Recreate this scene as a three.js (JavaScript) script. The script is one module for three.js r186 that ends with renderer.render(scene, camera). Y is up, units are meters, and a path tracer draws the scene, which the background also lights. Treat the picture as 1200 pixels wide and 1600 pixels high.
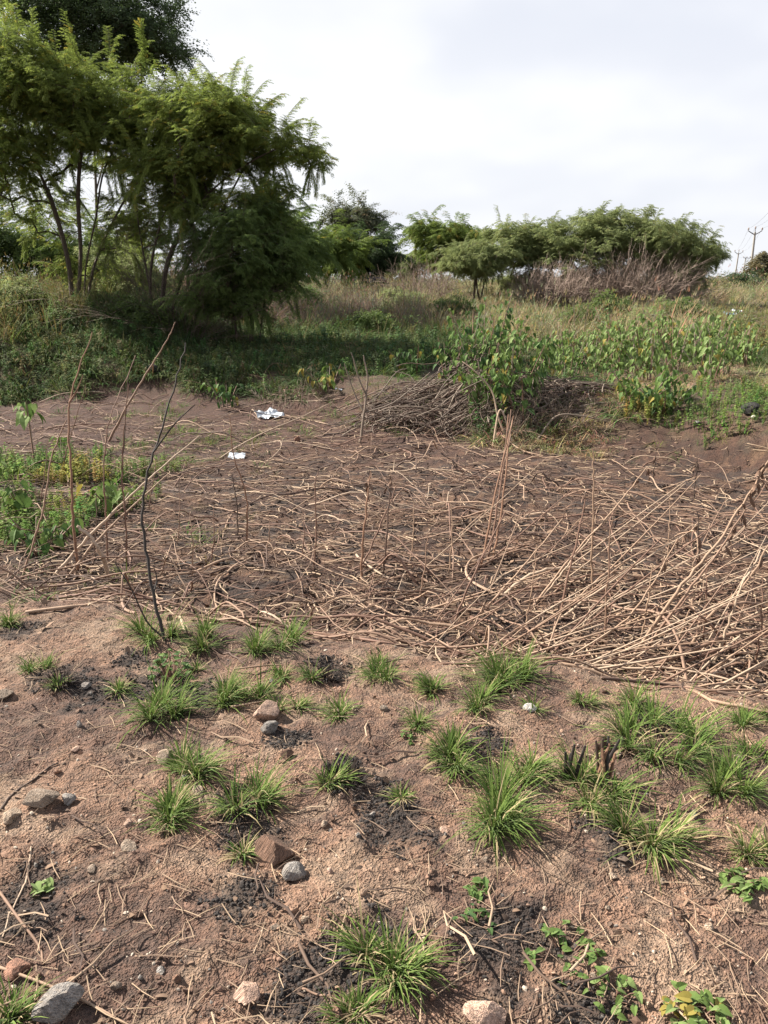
import * as THREE from 'three';
import { toCreasedNormals } from 'three/addons/utils/BufferGeometryUtils.js';
import { MarchingCubes } from 'three/addons/objects/MarchingCubes.js';
import { createNoise2D, createNoise3D } from 'simplex-noise';

// ---------------------------------------------------------------- camera, sky, sun, exposure
const scene = new THREE.Scene();
const EYE = new THREE.Vector3(0, 1.6, 0);
const PITCH = -16.3 * Math.PI / 180;
const camera = new THREE.PerspectiveCamera(66, 768 / 1024, 0.05, 3000);
camera.position.copy(EYE);
camera.rotation.order = 'YXZ';
camera.rotation.x = PITCH;
camera.updateMatrixWorld();
scene.add(camera);

const EXPOSURE = 2.85;
const renderer = new THREE.WebGLRenderer({ antialias: true });
renderer.toneMapping = THREE.LinearToneMapping;
renderer.toneMappingExposure = EXPOSURE;
renderer.shadowMap.enabled = true;
renderer.setSize(768, 1024);

const rngOf = s => () => { s |= 0; s = s + 0x6D2B79F5 | 0; let t = Math.imul(s ^ s >>> 15, 1 | s); t = t + Math.imul(t ^ t >>> 7, 61 | t) ^ t; return ((t ^ t >>> 14) >>> 0) / 4294967296; };
const n2 = createNoise2D(rngOf(11)), n3 = createNoise3D(rngOf(12));
const fbm2 = (x, y, o) => { let a = 0.5, s = 0; for (let i = 0; i < o; i++) { s += a * n2(x, y); x = x * 2.03 + 7.1; y = y * 2.03 - 3.7; a *= 0.5; } return s; };
const fbm3 = (x, y, z, o) => { let a = 0.5, s = 0; for (let i = 0; i < o; i++) { s += a * n3(x, y, z); x = x * 2.03 + 7.1; y = y * 2.03 - 3.7; z = z * 2.03 + 1.3; a *= 0.5; } return s; };
const clamp = (v, a = 0, b = 1) => Math.min(b, Math.max(a, v));
const sst = (a, b, v) => { const t = clamp((v - a) / (b - a)); return t * t * (3 - 2 * t); };
const lerp = (a, b, t) => a + (b - a) * t;
const mixc = (a, b, t) => [lerp(a[0], b[0], t), lerp(a[1], b[1], t), lerp(a[2], b[2], t)];

{ // sky: thin bright cloud over pale haze, greyer cloud higher up
  const W = 1024, Hh = 512, d = new Float32Array(W * Hh * 4);
  for (let j = 0; j < Hh; j++) for (let i = 0; i < W; i++) {
    const th = ((i + 0.5) / W - 0.5) * 2 * Math.PI, el = ((j + 0.5) / Hh - 0.5) * Math.PI;
    const cx = Math.cos(el) * Math.cos(th), cy = Math.sin(el), cz = Math.cos(el) * Math.sin(th);
    const e = Math.max(cy, 0), k = 1 / (e + 0.16);
    const px = cx * k, pz = cz * k;
    const f = fbm2(px * 0.62 + 1.9, pz * 0.62 + 4.35, 6), g = fbm2(px * 1.7 - 3, pz * 1.7 + 8, 5);
    const azf = Math.atan2(cx, -cz), bank = Math.exp(-(((azf + 0.16) / 0.42) ** 2) - (((el - 0.15) / 0.1) ** 2));
    const cl = clamp(sst(-0.55, 0.6, f + 0.3 * g) * 0.75 + bank * 0.62);
    const haze = Math.exp(-e * 9);
    const gap = mixc([0.292, 0.304, 0.338], [0.14, 0.172, 0.235], sst(0.18, 0.8, e));
    const white = mixc([0.368, 0.373, 0.383], [0.255, 0.26, 0.27], sst(0.22, 0.8, e));
    let c = mixc(gap, white, cl);
    c = mixc(c, [0.322, 0.329, 0.34], haze * 0.7);
    if (cy < 0) c = mixc(c, [0.12, 0.1, 0.085], sst(0, 0.08, -cy));
    const o = (j * W + i) * 4; d[o] = c[0]; d[o + 1] = c[1]; d[o + 2] = c[2]; d[o + 3] = 1;
  }
  const t = new THREE.DataTexture(d, W, Hh, THREE.RGBAFormat, THREE.FloatType);
  t.mapping = THREE.EquirectangularReflectionMapping; t.magFilter = t.minFilter = THREE.LinearFilter; t.wrapS = THREE.RepeatWrapping; t.needsUpdate = true;
  scene.background = t; scene.environment = t;
}
const sun = new THREE.DirectionalLight(new THREE.Color(1, 0.93, 0.82), 5);
{
  const az = 64 * Math.PI / 180, el = 40 * Math.PI / 180; // from straight ahead towards the left
  const dir = new THREE.Vector3(-Math.sin(az) * Math.cos(el), Math.sin(el), -Math.cos(az) * Math.cos(el));
  sun.target.position.set(0, 0, -14); sun.position.copy(sun.target.position).addScaledVector(dir, 90);
  sun.castShadow = true; sun.shadow.mapSize.set(4096, 4096); sun.shadow.radius = 1.2;
  Object.assign(sun.shadow.camera, { left: -45, right: 45, top: 45, bottom: -45, near: 1, far: 260 });
  scene.add(sun, sun.target);
}

// ---------------------------------------------------------------- the lie of the land (D = metres ahead = -z)
const frontEdge = x => clamp(3.38 - 0.3 * x, 2.45, 4.5) + 0.12 * n2(x * 1.3, 2.2);
const backEdge = x => { const p = [[-30, 15], [-6, 15], [-2, 14.2], [0.3, 12.4], [2, 11], [3.6, 10.2], [4.6, 8.9], [6, 7.6], [30, 5]]; let i = 0; while (i < p.length - 2 && x > p[i + 1][0]) i++; const t = clamp((x - p[i][0]) / (p[i + 1][0] - p[i][0])); return lerp(p[i][1], p[i + 1][1], t) + 0.3 * n2(x * 0.6, 9); };
const basin = (x, D) => sst(-0.25, 0.9, D - frontEdge(x)) * (1 - sst(-1.6, 0.5, D - backEdge(x)));
function hSmooth(x, D) {
  const far = 0.9 * Math.pow(sst(9, 55, D), 0.8);
  const left = 0.95 * sst(-2.2, -6.2, x + 0.25 * Math.max(0, 16 - D) * 0) * sst(13.6, 18.4, D) * (1 - sst(26, 48, D));
  const right = 0.12 * sst(3.6, 5.2, x) * sst(7, 9, D) * (1 - sst(14, 20, D));
  return far + left + right - 0.46 * basin(x, D);
}
function hGround(x, D) {
  let h = hSmooth(x, D);
  h += 0.05 * fbm2(x * 0.55, D * 0.55, 3) * sst(1.5, 5, D);
  if (D < 16 && D > -2 && Math.abs(x) < 12) {
    const m = sst(16, 9, D);
    h += m * (0.022 * fbm2(x * 2.4 + 5, D * 2.4, 3) + 0.014 * fbm2(x * 9, D * 9 + 3, 3));
    const lump = fbm2(x * 5.1 - 8, D * 5.1 + 2, 3); h += m * 0.028 * Math.max(0, lump - 0.12);
  }
  return h;
}
const Y = (x, z) => hGround(x, -z);
const F = 800 / Math.tan(33 * Math.PI / 180), CP = Math.cos(PITCH), SP = Math.sin(PITCH);
const rayOf = (px, py) => { const a = (px - 600) / F, b = (800 - py) / F; return new THREE.Vector3(a, b * CP + SP, b * SP - CP); };
function at(px, py, D) { const r = rayOf(px, py); return r.multiplyScalar(D / -r.z).add(EYE); }       // the point D metres ahead
function spot(px, py) {                                                                             // where the sight line meets the land
  const r = rayOf(px, py), p = new THREE.Vector3(); let t = 0.8;
  for (; t < 160; t += 0.02 + t * 0.002) { p.copy(EYE).addScaledVector(r, t); if (p.y < hSmooth(p.x, -p.z)) break; }
  p.y = Y(p.x, p.z); return p;
}

// ---------------------------------------------------------------- naming
const used = {};
function numbered(n) { const k = used[n] = (used[n] ?? -1) + 1; return k ? `${n}_${String(k).padStart(3, '0')}` : n; }
function tag(o, label, category, group) { Object.assign(o.userData, { label, category }); if (group) o.userData.group = group; return o; }
function top(o, name, label, category, group) { o.name = numbered(name); tag(o, label, category, group); scene.add(o); return o; }
function kind(o, name, k, label, category) { o.name = numbered(name); o.userData.kind = k; if (label) tag(o, label, category); scene.add(o); return o; }
function group(name, label, category, p, grp) { const g = new THREE.Group(); g.position.copy(p); return top(g, name, label, category, grp); }
function shade(o) { o.castShadow = o.receiveShadow = true; return o; }
function part(name, geo, mat, parent, stuff) { const m = shade(new THREE.Mesh(geo, mat)); m.name = name; if (stuff) m.userData.kind = 'stuff'; parent.add(m); return m; }

// ---------------------------------------------------------------- textures
const toS = v => 255 * (v <= 0.0031308 ? 12.92 * v : 1.055 * Math.pow(clamp(v), 1 / 2.4) - 0.055);
function tex(N, fn, srgb = true, M = N) {
  const d = new Uint8Array(N * M * 4);
  for (let j = 0; j < M; j++) for (let i = 0; i < N; i++) { const c = fn(i, j), o = (j * N + i) * 4; for (let k = 0; k < 3; k++) d[o + k] = srgb ? toS(c[k]) : clamp(c[k]) * 255; d[o + 3] = 255; }
  const t = new THREE.DataTexture(d, N, M); t.wrapS = t.wrapT = THREE.RepeatWrapping; t.magFilter = THREE.LinearFilter; t.minFilter = THREE.LinearMipmapLinearFilter; t.generateMipmaps = true; t.anisotropy = 8;
  if (srgb) t.colorSpace = THREE.SRGBColorSpace; t.needsUpdate = true; return t;
}
// tileable noise: value lattice of period P
function tileNoise(P, seed) { const r = rngOf(seed), v = new Float32Array(P * P); for (let i = 0; i < v.length; i++) v[i] = r(); return (x, y) => { const x0 = Math.floor(x), y0 = Math.floor(y), fx = x - x0, fy = y - y0, sx = fx * fx * (3 - 2 * fx), sy = fy * fy * (3 - 2 * fy); const X = ((x0 % P) + P) % P, Z = ((y0 % P) + P) % P, X1 = (X + 1) % P, Z1 = (Z + 1) % P; return lerp(lerp(v[Z * P + X], v[Z * P + X1], sx), lerp(v[Z1 * P + X], v[Z1 * P + X1], sx), sy); }; }
const N1024 = 1024;
const tn = [16, 37, 83, 179, 397].map((p, i) => [p, tileNoise(p, 50 + i)]);
const soilH = new Float32Array(N1024 * N1024);
for (let j = 0; j < N1024; j++) for (let i = 0; i < N1024; i++) { let s = 0, w = 0; for (let k = 0; k < 5; k++) { const [p, f] = tn[k], a = [0.5, 0.6, 0.8, 1, 0.9][k]; s += a * f(i / N1024 * p, j / N1024 * p); w += a; } soilH[j * N1024 + i] = s / w; }
const soilCol = tex(N1024, (i, j) => { const h = soilH[j * N1024 + i], g = tn[4][1](i / N1024 * 397 + 9, j / N1024 * 397 + 5); let v = 0.62 + (h - 0.5) * 1.5; if (g > 0.93) v += 0.3; if (g < 0.07) v -= 0.28; v = clamp(v, 0.1, 1); const t = tn[2][1](i / N1024 * 83 + 3, j / N1024 * 83); return [v, v * lerp(0.94, 1.02, t), v * lerp(0.88, 1.04, t)]; });
const soilBump = tex(N1024, (i, j) => { const v = soilH[j * N1024 + i]; return [v, v, v]; }, false);
const streakA = tileNoise(64, 71), streakB = tileNoise(256, 72);
const barkTex = tex(256, (i, j) => { const v = 0.45 + 0.55 * (0.55 * streakA(i / 256 * 64, j / 256 * 8) + 0.45 * streakB(i, j / 3)); return [v, v * 0.98, v * 0.95]; });
const stemTex = tex(256, (i, j) => { let v = 0.62 + 0.38 * (0.5 * streakA(i / 256 * 16, j / 256 * 24) + 0.5 * streakB(i, j / 2)); const n = streakA(i / 256 * 8 + 3, j / 256 * 40); if (n > 0.86) v *= 0.55; return [v, v * 0.97, v * 0.93]; });
const barkBump = tex(256, (i, j) => { const v = 0.6 * streakA(i / 256 * 64, j / 256 * 8) + 0.4 * streakB(i, j / 3); return [v, v, v]; }, false);

// ---------------------------------------------------------------- materials
const C = (r, g, b) => new THREE.Color().setRGB(r, g, b);
const M = {};
M.ground = new THREE.MeshStandardMaterial({ vertexColors: true, map: soilCol, bumpMap: soilBump, bumpScale: 0.02, roughness: 0.97 });
const barkMat = (r, g, b) => new THREE.MeshStandardMaterial({ color: C(r, g, b), map: barkTex, bumpMap: barkBump, bumpScale: 0.008, roughness: 0.92 });
M.bark = barkMat(0.10, 0.075, 0.055); M.barkGrey = barkMat(0.2, 0.16, 0.125);
const stemMat = (r, g, b) => new THREE.MeshStandardMaterial({ color: C(r, g, b), map: stemTex, roughness: 0.78 });
M.stems = [stemMat(0.37, 0.252, 0.175), stemMat(0.275, 0.174, 0.122), stemMat(0.205, 0.117, 0.083), stemMat(0.115, 0.069, 0.051), stemMat(0.48, 0.365, 0.27)];
M.stemGrey = stemMat(0.24, 0.19, 0.15); M.stemDark = stemMat(0.09, 0.06, 0.045); M.stemRed = stemMat(0.27, 0.15, 0.095); M.charred = stemMat(0.035, 0.028, 0.025);
const leafMat = (r, g, b, tr = 0.38, ro = 0.86) => new THREE.MeshPhysicalMaterial({ color: C(r, g, b), roughness: ro, transmission: tr, thickness: 0, side: THREE.DoubleSide, specularIntensity: 0.3 });
M.tint = leafMat(1, 1, 1, 0.5, 0.97);
M.grassTint = new THREE.MeshPhysicalMaterial({ color: C(1, 1, 1), roughness: 0.95, transmission: 0.3, thickness: 0, side: THREE.DoubleSide, specularIntensity: 0.25 });
M.bladeV = new THREE.MeshPhysicalMaterial({ vertexColors: true, roughness: 0.9, transmission: 0.3, thickness: 0, side: THREE.DoubleSide, specularIntensity: 0.25 });
M.broad = [leafMat(0.09, 0.155, 0.04), leafMat(0.13, 0.2, 0.05), leafMat(0.185, 0.255, 0.085), leafMat(0.055, 0.11, 0.032), leafMat(0.27, 0.22, 0.05)];
M.deadLeaf = new THREE.MeshStandardMaterial({ color: C(0.15, 0.09, 0.06), roughness: 0.9, side: THREE.DoubleSide });
M.dull = new THREE.MeshStandardMaterial({ color: C(1, 1, 1), roughness: 0.92, side: THREE.DoubleSide });

// ---------------------------------------------------------------- mesh builder
class MB {
  constructor() { this.p = []; this.i = []; this.u = []; this.c = []; }
  tube(pts, rad, sides = 5, cap = true, col) {
    const n = pts.length, b0 = this.p.length / 3, T = new THREE.Vector3(), N = new THREE.Vector3(), B = new THREE.Vector3(), q = new THREE.Quaternion(), T0 = new THREE.Vector3();
    let len = 0;
    for (let k = 0; k < n; k++) {
      T.subVectors(pts[Math.min(k + 1, n - 1)], pts[Math.max(k - 1, 0)]).normalize();
      if (!k) { N.set(Math.abs(T.y) < 0.9 ? 0 : 1, Math.abs(T.y) < 0.9 ? 1 : 0, 0).cross(T).normalize(); } else { q.setFromUnitVectors(T0, T); N.applyQuaternion(q); N.addScaledVector(T, -N.dot(T)).normalize(); len += pts[k].distanceTo(pts[k - 1]); }
      T0.copy(T); B.crossVectors(T, N);
      const r = typeof rad === 'function' ? rad(k / (n - 1)) : rad[k];
      for (let s = 0; s <= sides; s++) { const a = s / sides * 6.28319, c = Math.cos(a) * r, d = Math.sin(a) * r; this.p.push(pts[k].x + N.x * c + B.x * d, pts[k].y + N.y * c + B.y * d, pts[k].z + N.z * c + B.z * d); this.u.push(s / sides * Math.max(0.25, Math.round(r * 25) / 4), len * 2.2); if (col) this.c.push(...col); }
    }
    const w = sides + 1;
    for (let k = 0; k < n - 1; k++) for (let s = 0; s < sides; s++) { const a = b0 + k * w + s; this.i.push(a, a + 1, a + w, a + 1, a + w + 1, a + w); }
    if (cap) for (const e of [0, n - 1]) { const a = b0 + e * w; for (let s = 1; s < sides - 1; s++) e ? this.i.push(a, a + s, a + s + 1) : this.i.push(a, a + s + 1, a + s); }
    return this;
  }
  tri(a, b, c, col) { const k = this.p.length / 3; this.p.push(a.x, a.y, a.z, b.x, b.y, b.z, c.x, c.y, c.z); this.u.push(0, 0, 1, 0, 0, 1); this.i.push(k, k + 1, k + 2); if (col) this.c.push(...col, ...col, ...col); }
  strip(L, R, col) { const k = this.p.length / 3; for (let s = 0; s < L.length; s++) { this.p.push(L[s].x, L[s].y, L[s].z, R[s].x, R[s].y, R[s].z); this.u.push(0, s / L.length, 0.02, s / L.length); if (col) this.c.push(...col, ...col); } for (let s = 0; s < L.length - 1; s++) { const a = k + s * 2; this.i.push(a, a + 1, a + 2, a + 1, a + 3, a + 2); } }
  geo(origin) {
    const g = new THREE.BufferGeometry(); g.setAttribute('position', new THREE.Float32BufferAttribute(this.p, 3)); g.setAttribute('uv', new THREE.Float32BufferAttribute(this.u, 2));
    if (this.c.length) g.setAttribute('color', new THREE.Float32BufferAttribute(this.c, 3));
    g.setIndex(this.i); if (origin) g.translate(-origin.x, -origin.y, -origin.z); g.computeVertexNormals(); return g;
  }
}
const V = (x, y, z) => new THREE.Vector3(x, y, z);
function smooth(pts, n) { return new THREE.CatmullRomCurve3(pts, false, 'centripetal').getPoints(n); }
// one grass blade: arching ribbon
function blade(mb, base, dir, len, w, lift, droop, col, segs = 3) {
  const L = [], R = [], p = base.clone(), side = V(-dir.z, 0, dir.x).normalize(); let a = lift;
  for (let s = 0; s <= segs; s++) { const t = s / segs, hw = w * 0.5 * (1 - t * t * 0.93); L.push(p.clone().addScaledVector(side, -hw)); R.push(p.clone().addScaledVector(side, hw)); a -= droop / segs; p.addScaledVector(V(dir.x * Math.cos(a), Math.sin(a), dir.z * Math.cos(a)), len / segs); }
  mb.strip(L, R, col);
}

// ---------------------------------------------------------------- ground
const zones = [ // photographed spot -> what grows there
  [30, 440, 'yg'], [100, 500, 'yg'], [30, 500, 'yg'], [200, 440, 'yg'], [190, 490, 'mid'], [60, 540, 'low'], [160, 550, 'low'], [250, 525, 'mid'], [20, 580, 'low'], [60, 425, 'yg'],
  [230, 575, 'low'], [300, 550, 'low'], [130, 615, 'bare'], [200, 625, 'bare'], [40, 632, 'bare'], [330, 600, 'sparse'], [60, 565, 'low'], [120, 575, 'low'], [200, 562, 'low'], [300, 575, 'low'], [360, 562, 'low'], [20, 605, 'low'], [90, 592, 'low'], [260, 595, 'sparse'], [400, 590, 'low'], [350, 540, 'low'], [420, 545, 'mid'],
  [430, 500, 'purple'], [480, 480, 'purple'], [540, 490, 'purple'], [600, 495, 'purple'], [660, 500, 'purple'], [700, 480, 'tan'], [450, 450, 'tan'], [520, 455, 'tan'], [580, 465, 'tan'], [640, 470, 'tan'], [500, 425, 'reed'], [560, 428, 'reed'], [620, 432, 'reed'], [450, 425, 'reed'],
  [480, 530, 'mid'], [540, 545, 'mid'], [600, 545, 'mid'], [660, 550, 'mid'], [430, 580, 'low'], [500, 575, 'low'], [560, 590, 'sparse'], [600, 580, 'mid'],
  [760, 470, 'tan'], [820, 490, 'tan'], [850, 480, 'tan'], [790, 510, 'tan'], [900, 490, 'yg'], [950, 495, 'yg'], [1000, 485, 'tan'], [880, 515, 'bare'], [920, 525, 'yg'], [840, 520, 'tan'], [1060, 490, 'tan'], [1100, 480, 'tan'], [1150, 500, 'yg'], [1190, 510, 'low'], [1180, 470, 'tan'],
  [950, 560, 'low'], [1050, 560, 'low'], [1150, 560, 'low'], [950, 535, 'tan'], [1050, 530, 'tan'], [1130, 535, 'yg'], [1000, 515, 'tan'], [880, 540, 'tan'], [880, 570, 'low'], [1100, 590, 'straw'], [1190, 590, 'straw'], [1000, 600, 'straw'], [870, 610, 'low'], [1090, 640, 'herb'], [1130, 630, 'herb'], [1190, 625, 'herb'], [1150, 660, 'herb'], [1020, 650, 'herbY'], [940, 640, 'straw'], [1095, 675, 'herb'], [1190, 670, 'herb'], [1040, 690, 'bare'], [1120, 710, 'bare'], [1190, 700, 'bare'], [700, 560, 'mid'], [680, 590, 'sparse'],
  [120, 770, 'herbY'], [40, 790, 'herb'], [60, 830, 'herb'], [200, 760, 'herb'], [20, 740, 'herb'], [100, 820, 'herb'], [250, 650, 'sparse'], [280, 690, 'sparse'], [240, 720, 'sparse'], [150, 680, 'bare'], [60, 700, 'bare'], [300, 760, 'bare'], [180, 830, 'bare'], [350, 650, 'bare'], [20, 880, 'bare'], [120, 900, 'bare'],
].map(([px, py, t]) => { const p = spot(px, py); return { x: p.x, D: -p.z, t }; });
function zoneAt(x, D) {
  let b = 1e9, t = 'tan'; const s = 1 / (1 + D * 0.06);
  const jx = x + fbm2(x * 0.7 + 9, D * 0.7, 2) * 0.55 / s * 0.6, jD = D + fbm2(x * 0.6 - 5, D * 0.5, 2) * 0.5 / s * 0.6;
  for (const z of zones) { const dx = jx - z.x, dD = (jD - z.D) * 0.55, q = dx * dx + dD * dD; if (q < b) { b = q; t = z.t; } }
  return t;
}
const charSpots = [[240, 1075, 0.16], [95, 1062, 0.13], [150, 1085, 0.15], [390, 1310, 0.12], [545, 1208, 0.08], [600, 1250, 0.1], [370, 1255, 0.07], [20, 1420, 0.18], [510, 1040, 0.1], [205, 1030, 0.1], [30, 985, 0.15], [380, 1400, 0.1], [330, 1090, 0.12], [760, 1165, 0.08], [1020, 1120, 0.09], [560, 1500, 0.16], [800, 1480, 0.16], [970, 1310, 0.14], [480, 1545, 0.12], [620, 1290, 0.14], [930, 1590, 0.1], [450, 1160, 0.08]].map(([a, b, r]) => { const p = spot(a, b); return [p.x, -p.z, r * .92]; });
function charAt(x, D) { let m = 0; const w = fbm2(x * 7, D * 7, 4); if (D < 5) for (const [cx, cD, r] of charSpots) { const q = Math.hypot(x - cx, D - cD) / r; if (q < 2) m = Math.max(m, 1 - sst(0.55, 1.25, q + w * 0.9)); } return m; }
function groundColor(x, D) {
  const a = fbm2(x * 0.9, D * 0.9, 4), b = fbm2(x * 3.3 + 4, D * 3.3, 4), f = fbm2(x * 14, D * 14, 3);
  let c = mixc([0.278, 0.168, 0.113], [0.16, 0.092, 0.065], sst(-0.22, 0.26, a + 0.6 * b));
  c = mixc(c, [0.32, 0.222, 0.155], sst(0.1, 0.4, b - a * 0.6) * 0.8);
  c = mixc(c, [0.09, 0.058, 0.045], sst(0.1, 0.34, f * 0.8 + a * 0.55) * 0.7);
  const bs = basin(x, D);
  if (bs > 0) { let e = mixc([0.086, 0.043, 0.028], [0.172, 0.096, 0.058], sst(0.0, 0.32, b + 0.4 * a)); e = mixc(e, [0.04, 0.03, 0.026], sst(0.02, 0.3, fbm2(x * 2.1 - 9, D * 2.1 + 3, 4) + f * 0.4) * 0.75); if (D > 8) e = mixc(e, [0.1, 0.046, 0.031], 0.8 * sst(8, 11, D)); c = mixc(c, e, sst(0.05, 0.6, bs)); }
  if (D > 8) { const g = sst(-1.4, 0.4, D - backEdge(x)); c = mixc(c, mixc([0.105, 0.056, 0.036], [0.085, 0.064, 0.033], sst(-0.1, 0.2, b)), g * 0.85); }
  c = mixc(c, [0.024, 0.019, 0.017], charAt(x, D) * 0.78);
  const s = 1 + f * 0.22; return [c[0] * s, c[1] * s, c[2] * s];
}
{
  const axis = (list) => { const o = []; for (const [a, b, s] of list) { const n = Math.max(1, Math.round((b - a) / s)); for (let k = 0; k < n; k++) o.push(a + (b - a) * k / n); } return o; };
  const grow = (a, b, s, r) => { const o = []; while (a < b) { o.push(a); a += s; s *= r; } return o; };
  const Dz = [...axis([[-4, 0.8, 0.3], [0.8, 4.4, 0.02], [4.4, 9, 0.04], [9, 16, 0.08]]), ...grow(16, 1500, 0.12, 1.065), 1500];
  const pos = [...axis([[0, 2.2, 0.022], [2.2, 5, 0.045]]), ...grow(5, 1200, 0.08, 1.1), 1200];
  const X = [...pos.slice(1).reverse().map(v => -v), ...pos];
  const nx = X.length, nz = Dz.length, p = new Float32Array(nx * nz * 3), u = new Float32Array(nx * nz * 2), c = new Float32Array(nx * nz * 3), idx = [];
  for (let j = 0; j < nz; j++) for (let i = 0; i < nx; i++) {
    const k = j * nx + i, x = X[i], D = Dz[j]; p[k * 3] = x; p[k * 3 + 1] = hGround(x, D); p[k * 3 + 2] = -D; u[k * 2] = x / 0.9; u[k * 2 + 1] = D / 0.9;
    const col = groundColor(x, D); c.set(col, k * 3);
    if (i && j) idx.push(k - nx - 1, k - nx, k, k - nx - 1, k, k - 1);
  }
  const g = new THREE.BufferGeometry(); g.setAttribute('position', new THREE.BufferAttribute(p, 3)); g.setAttribute('uv', new THREE.BufferAttribute(u, 2)); g.setAttribute('color', new THREE.BufferAttribute(c, 3)); g.setIndex(idx); g.computeVertexNormals();
  kind(shade(new THREE.Mesh(g, M.ground)), 'ground', 'structure', 'reddish brown sandy soil dipping into a dry pond basin', 'ground');
}

// ---------------------------------------------------------------- trees
// sprig of feathery leaflets, about 1 unit long along +x, drooping
function sprigGeo(seed, n = 9, lw = 0.085, ll = 0.42) {
  const r = rngOf(seed), mb = new MB();
  const rach = t => V(t, 0.05 * Math.sin(t * 3) - 0.28 * t * t, 0.04 * Math.sin(t * 5 + seed));
  for (let k = 0; k < n; k++) for (const s of [-1, 1]) {
    const t = (k + 0.5 + (r() - 0.5) * 0.5) / n, b = rach(t), a = s * (0.75 + r() * 0.5), L = ll * (0.7 + r() * 0.5) * (1 - 0.4 * Math.abs(t - 0.45)), dr = -0.25 - r() * 0.5;
    const d = V(Math.cos(a), dr, Math.sin(a)).normalize(), e = b.clone().addScaledVector(d, L), m = b.clone().addScaledVector(d, L * 0.5); m.y += 0.03;
    const q = V(-Math.sin(a), (r() - 0.5) * 0.8, Math.cos(a)).normalize().multiplyScalar(lw * 0.5 * (0.7 + r() * 0.6));
    const m1 = m.clone().add(q), m2 = m.clone().sub(q); mb.tri(b, m1, e); mb.tri(b, e, m2);
  }
  mb.tube([rach(0), rach(0.5), rach(1)], [0.012, 0.009, 0.004], 3, false);
  return mb.geo();
}
const sprigs = [sprigGeo(1), sprigGeo(2), sprigGeo(3)];
const farSprigs = [sprigGeo(4, 7, 0.13, 0.45), sprigGeo(5, 7, 0.13, 0.42)];
// rounder leaf spray for the broader-leaved trees
function sprayGeo(seed, n = 16, s = 0.2) {
  const r = rngOf(seed), mb = new MB();
  for (let k = 0; k < n; k++) { const t = r(), b = V(t, (r() - 0.5) * 0.35, (r() - 0.5) * 0.6 * (0.4 + t)), a = r() * 6.28, d = V(Math.cos(a), (r() - 0.7), Math.sin(a)).normalize().multiplyScalar(s * (0.7 + r() * 0.6)), q = V(-d.z, (r() - 0.5) * s, d.x).multiplyScalar(0.35); const m = b.clone().addScaledVector(d, 0.5); mb.tri(b, m.clone().add(q), b.clone().add(d)); mb.tri(b, b.clone().add(d), m.clone().sub(q)); }
  return mb.geo();
}
const sprays = [sprayGeo(21), sprayGeo(22)];

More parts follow.
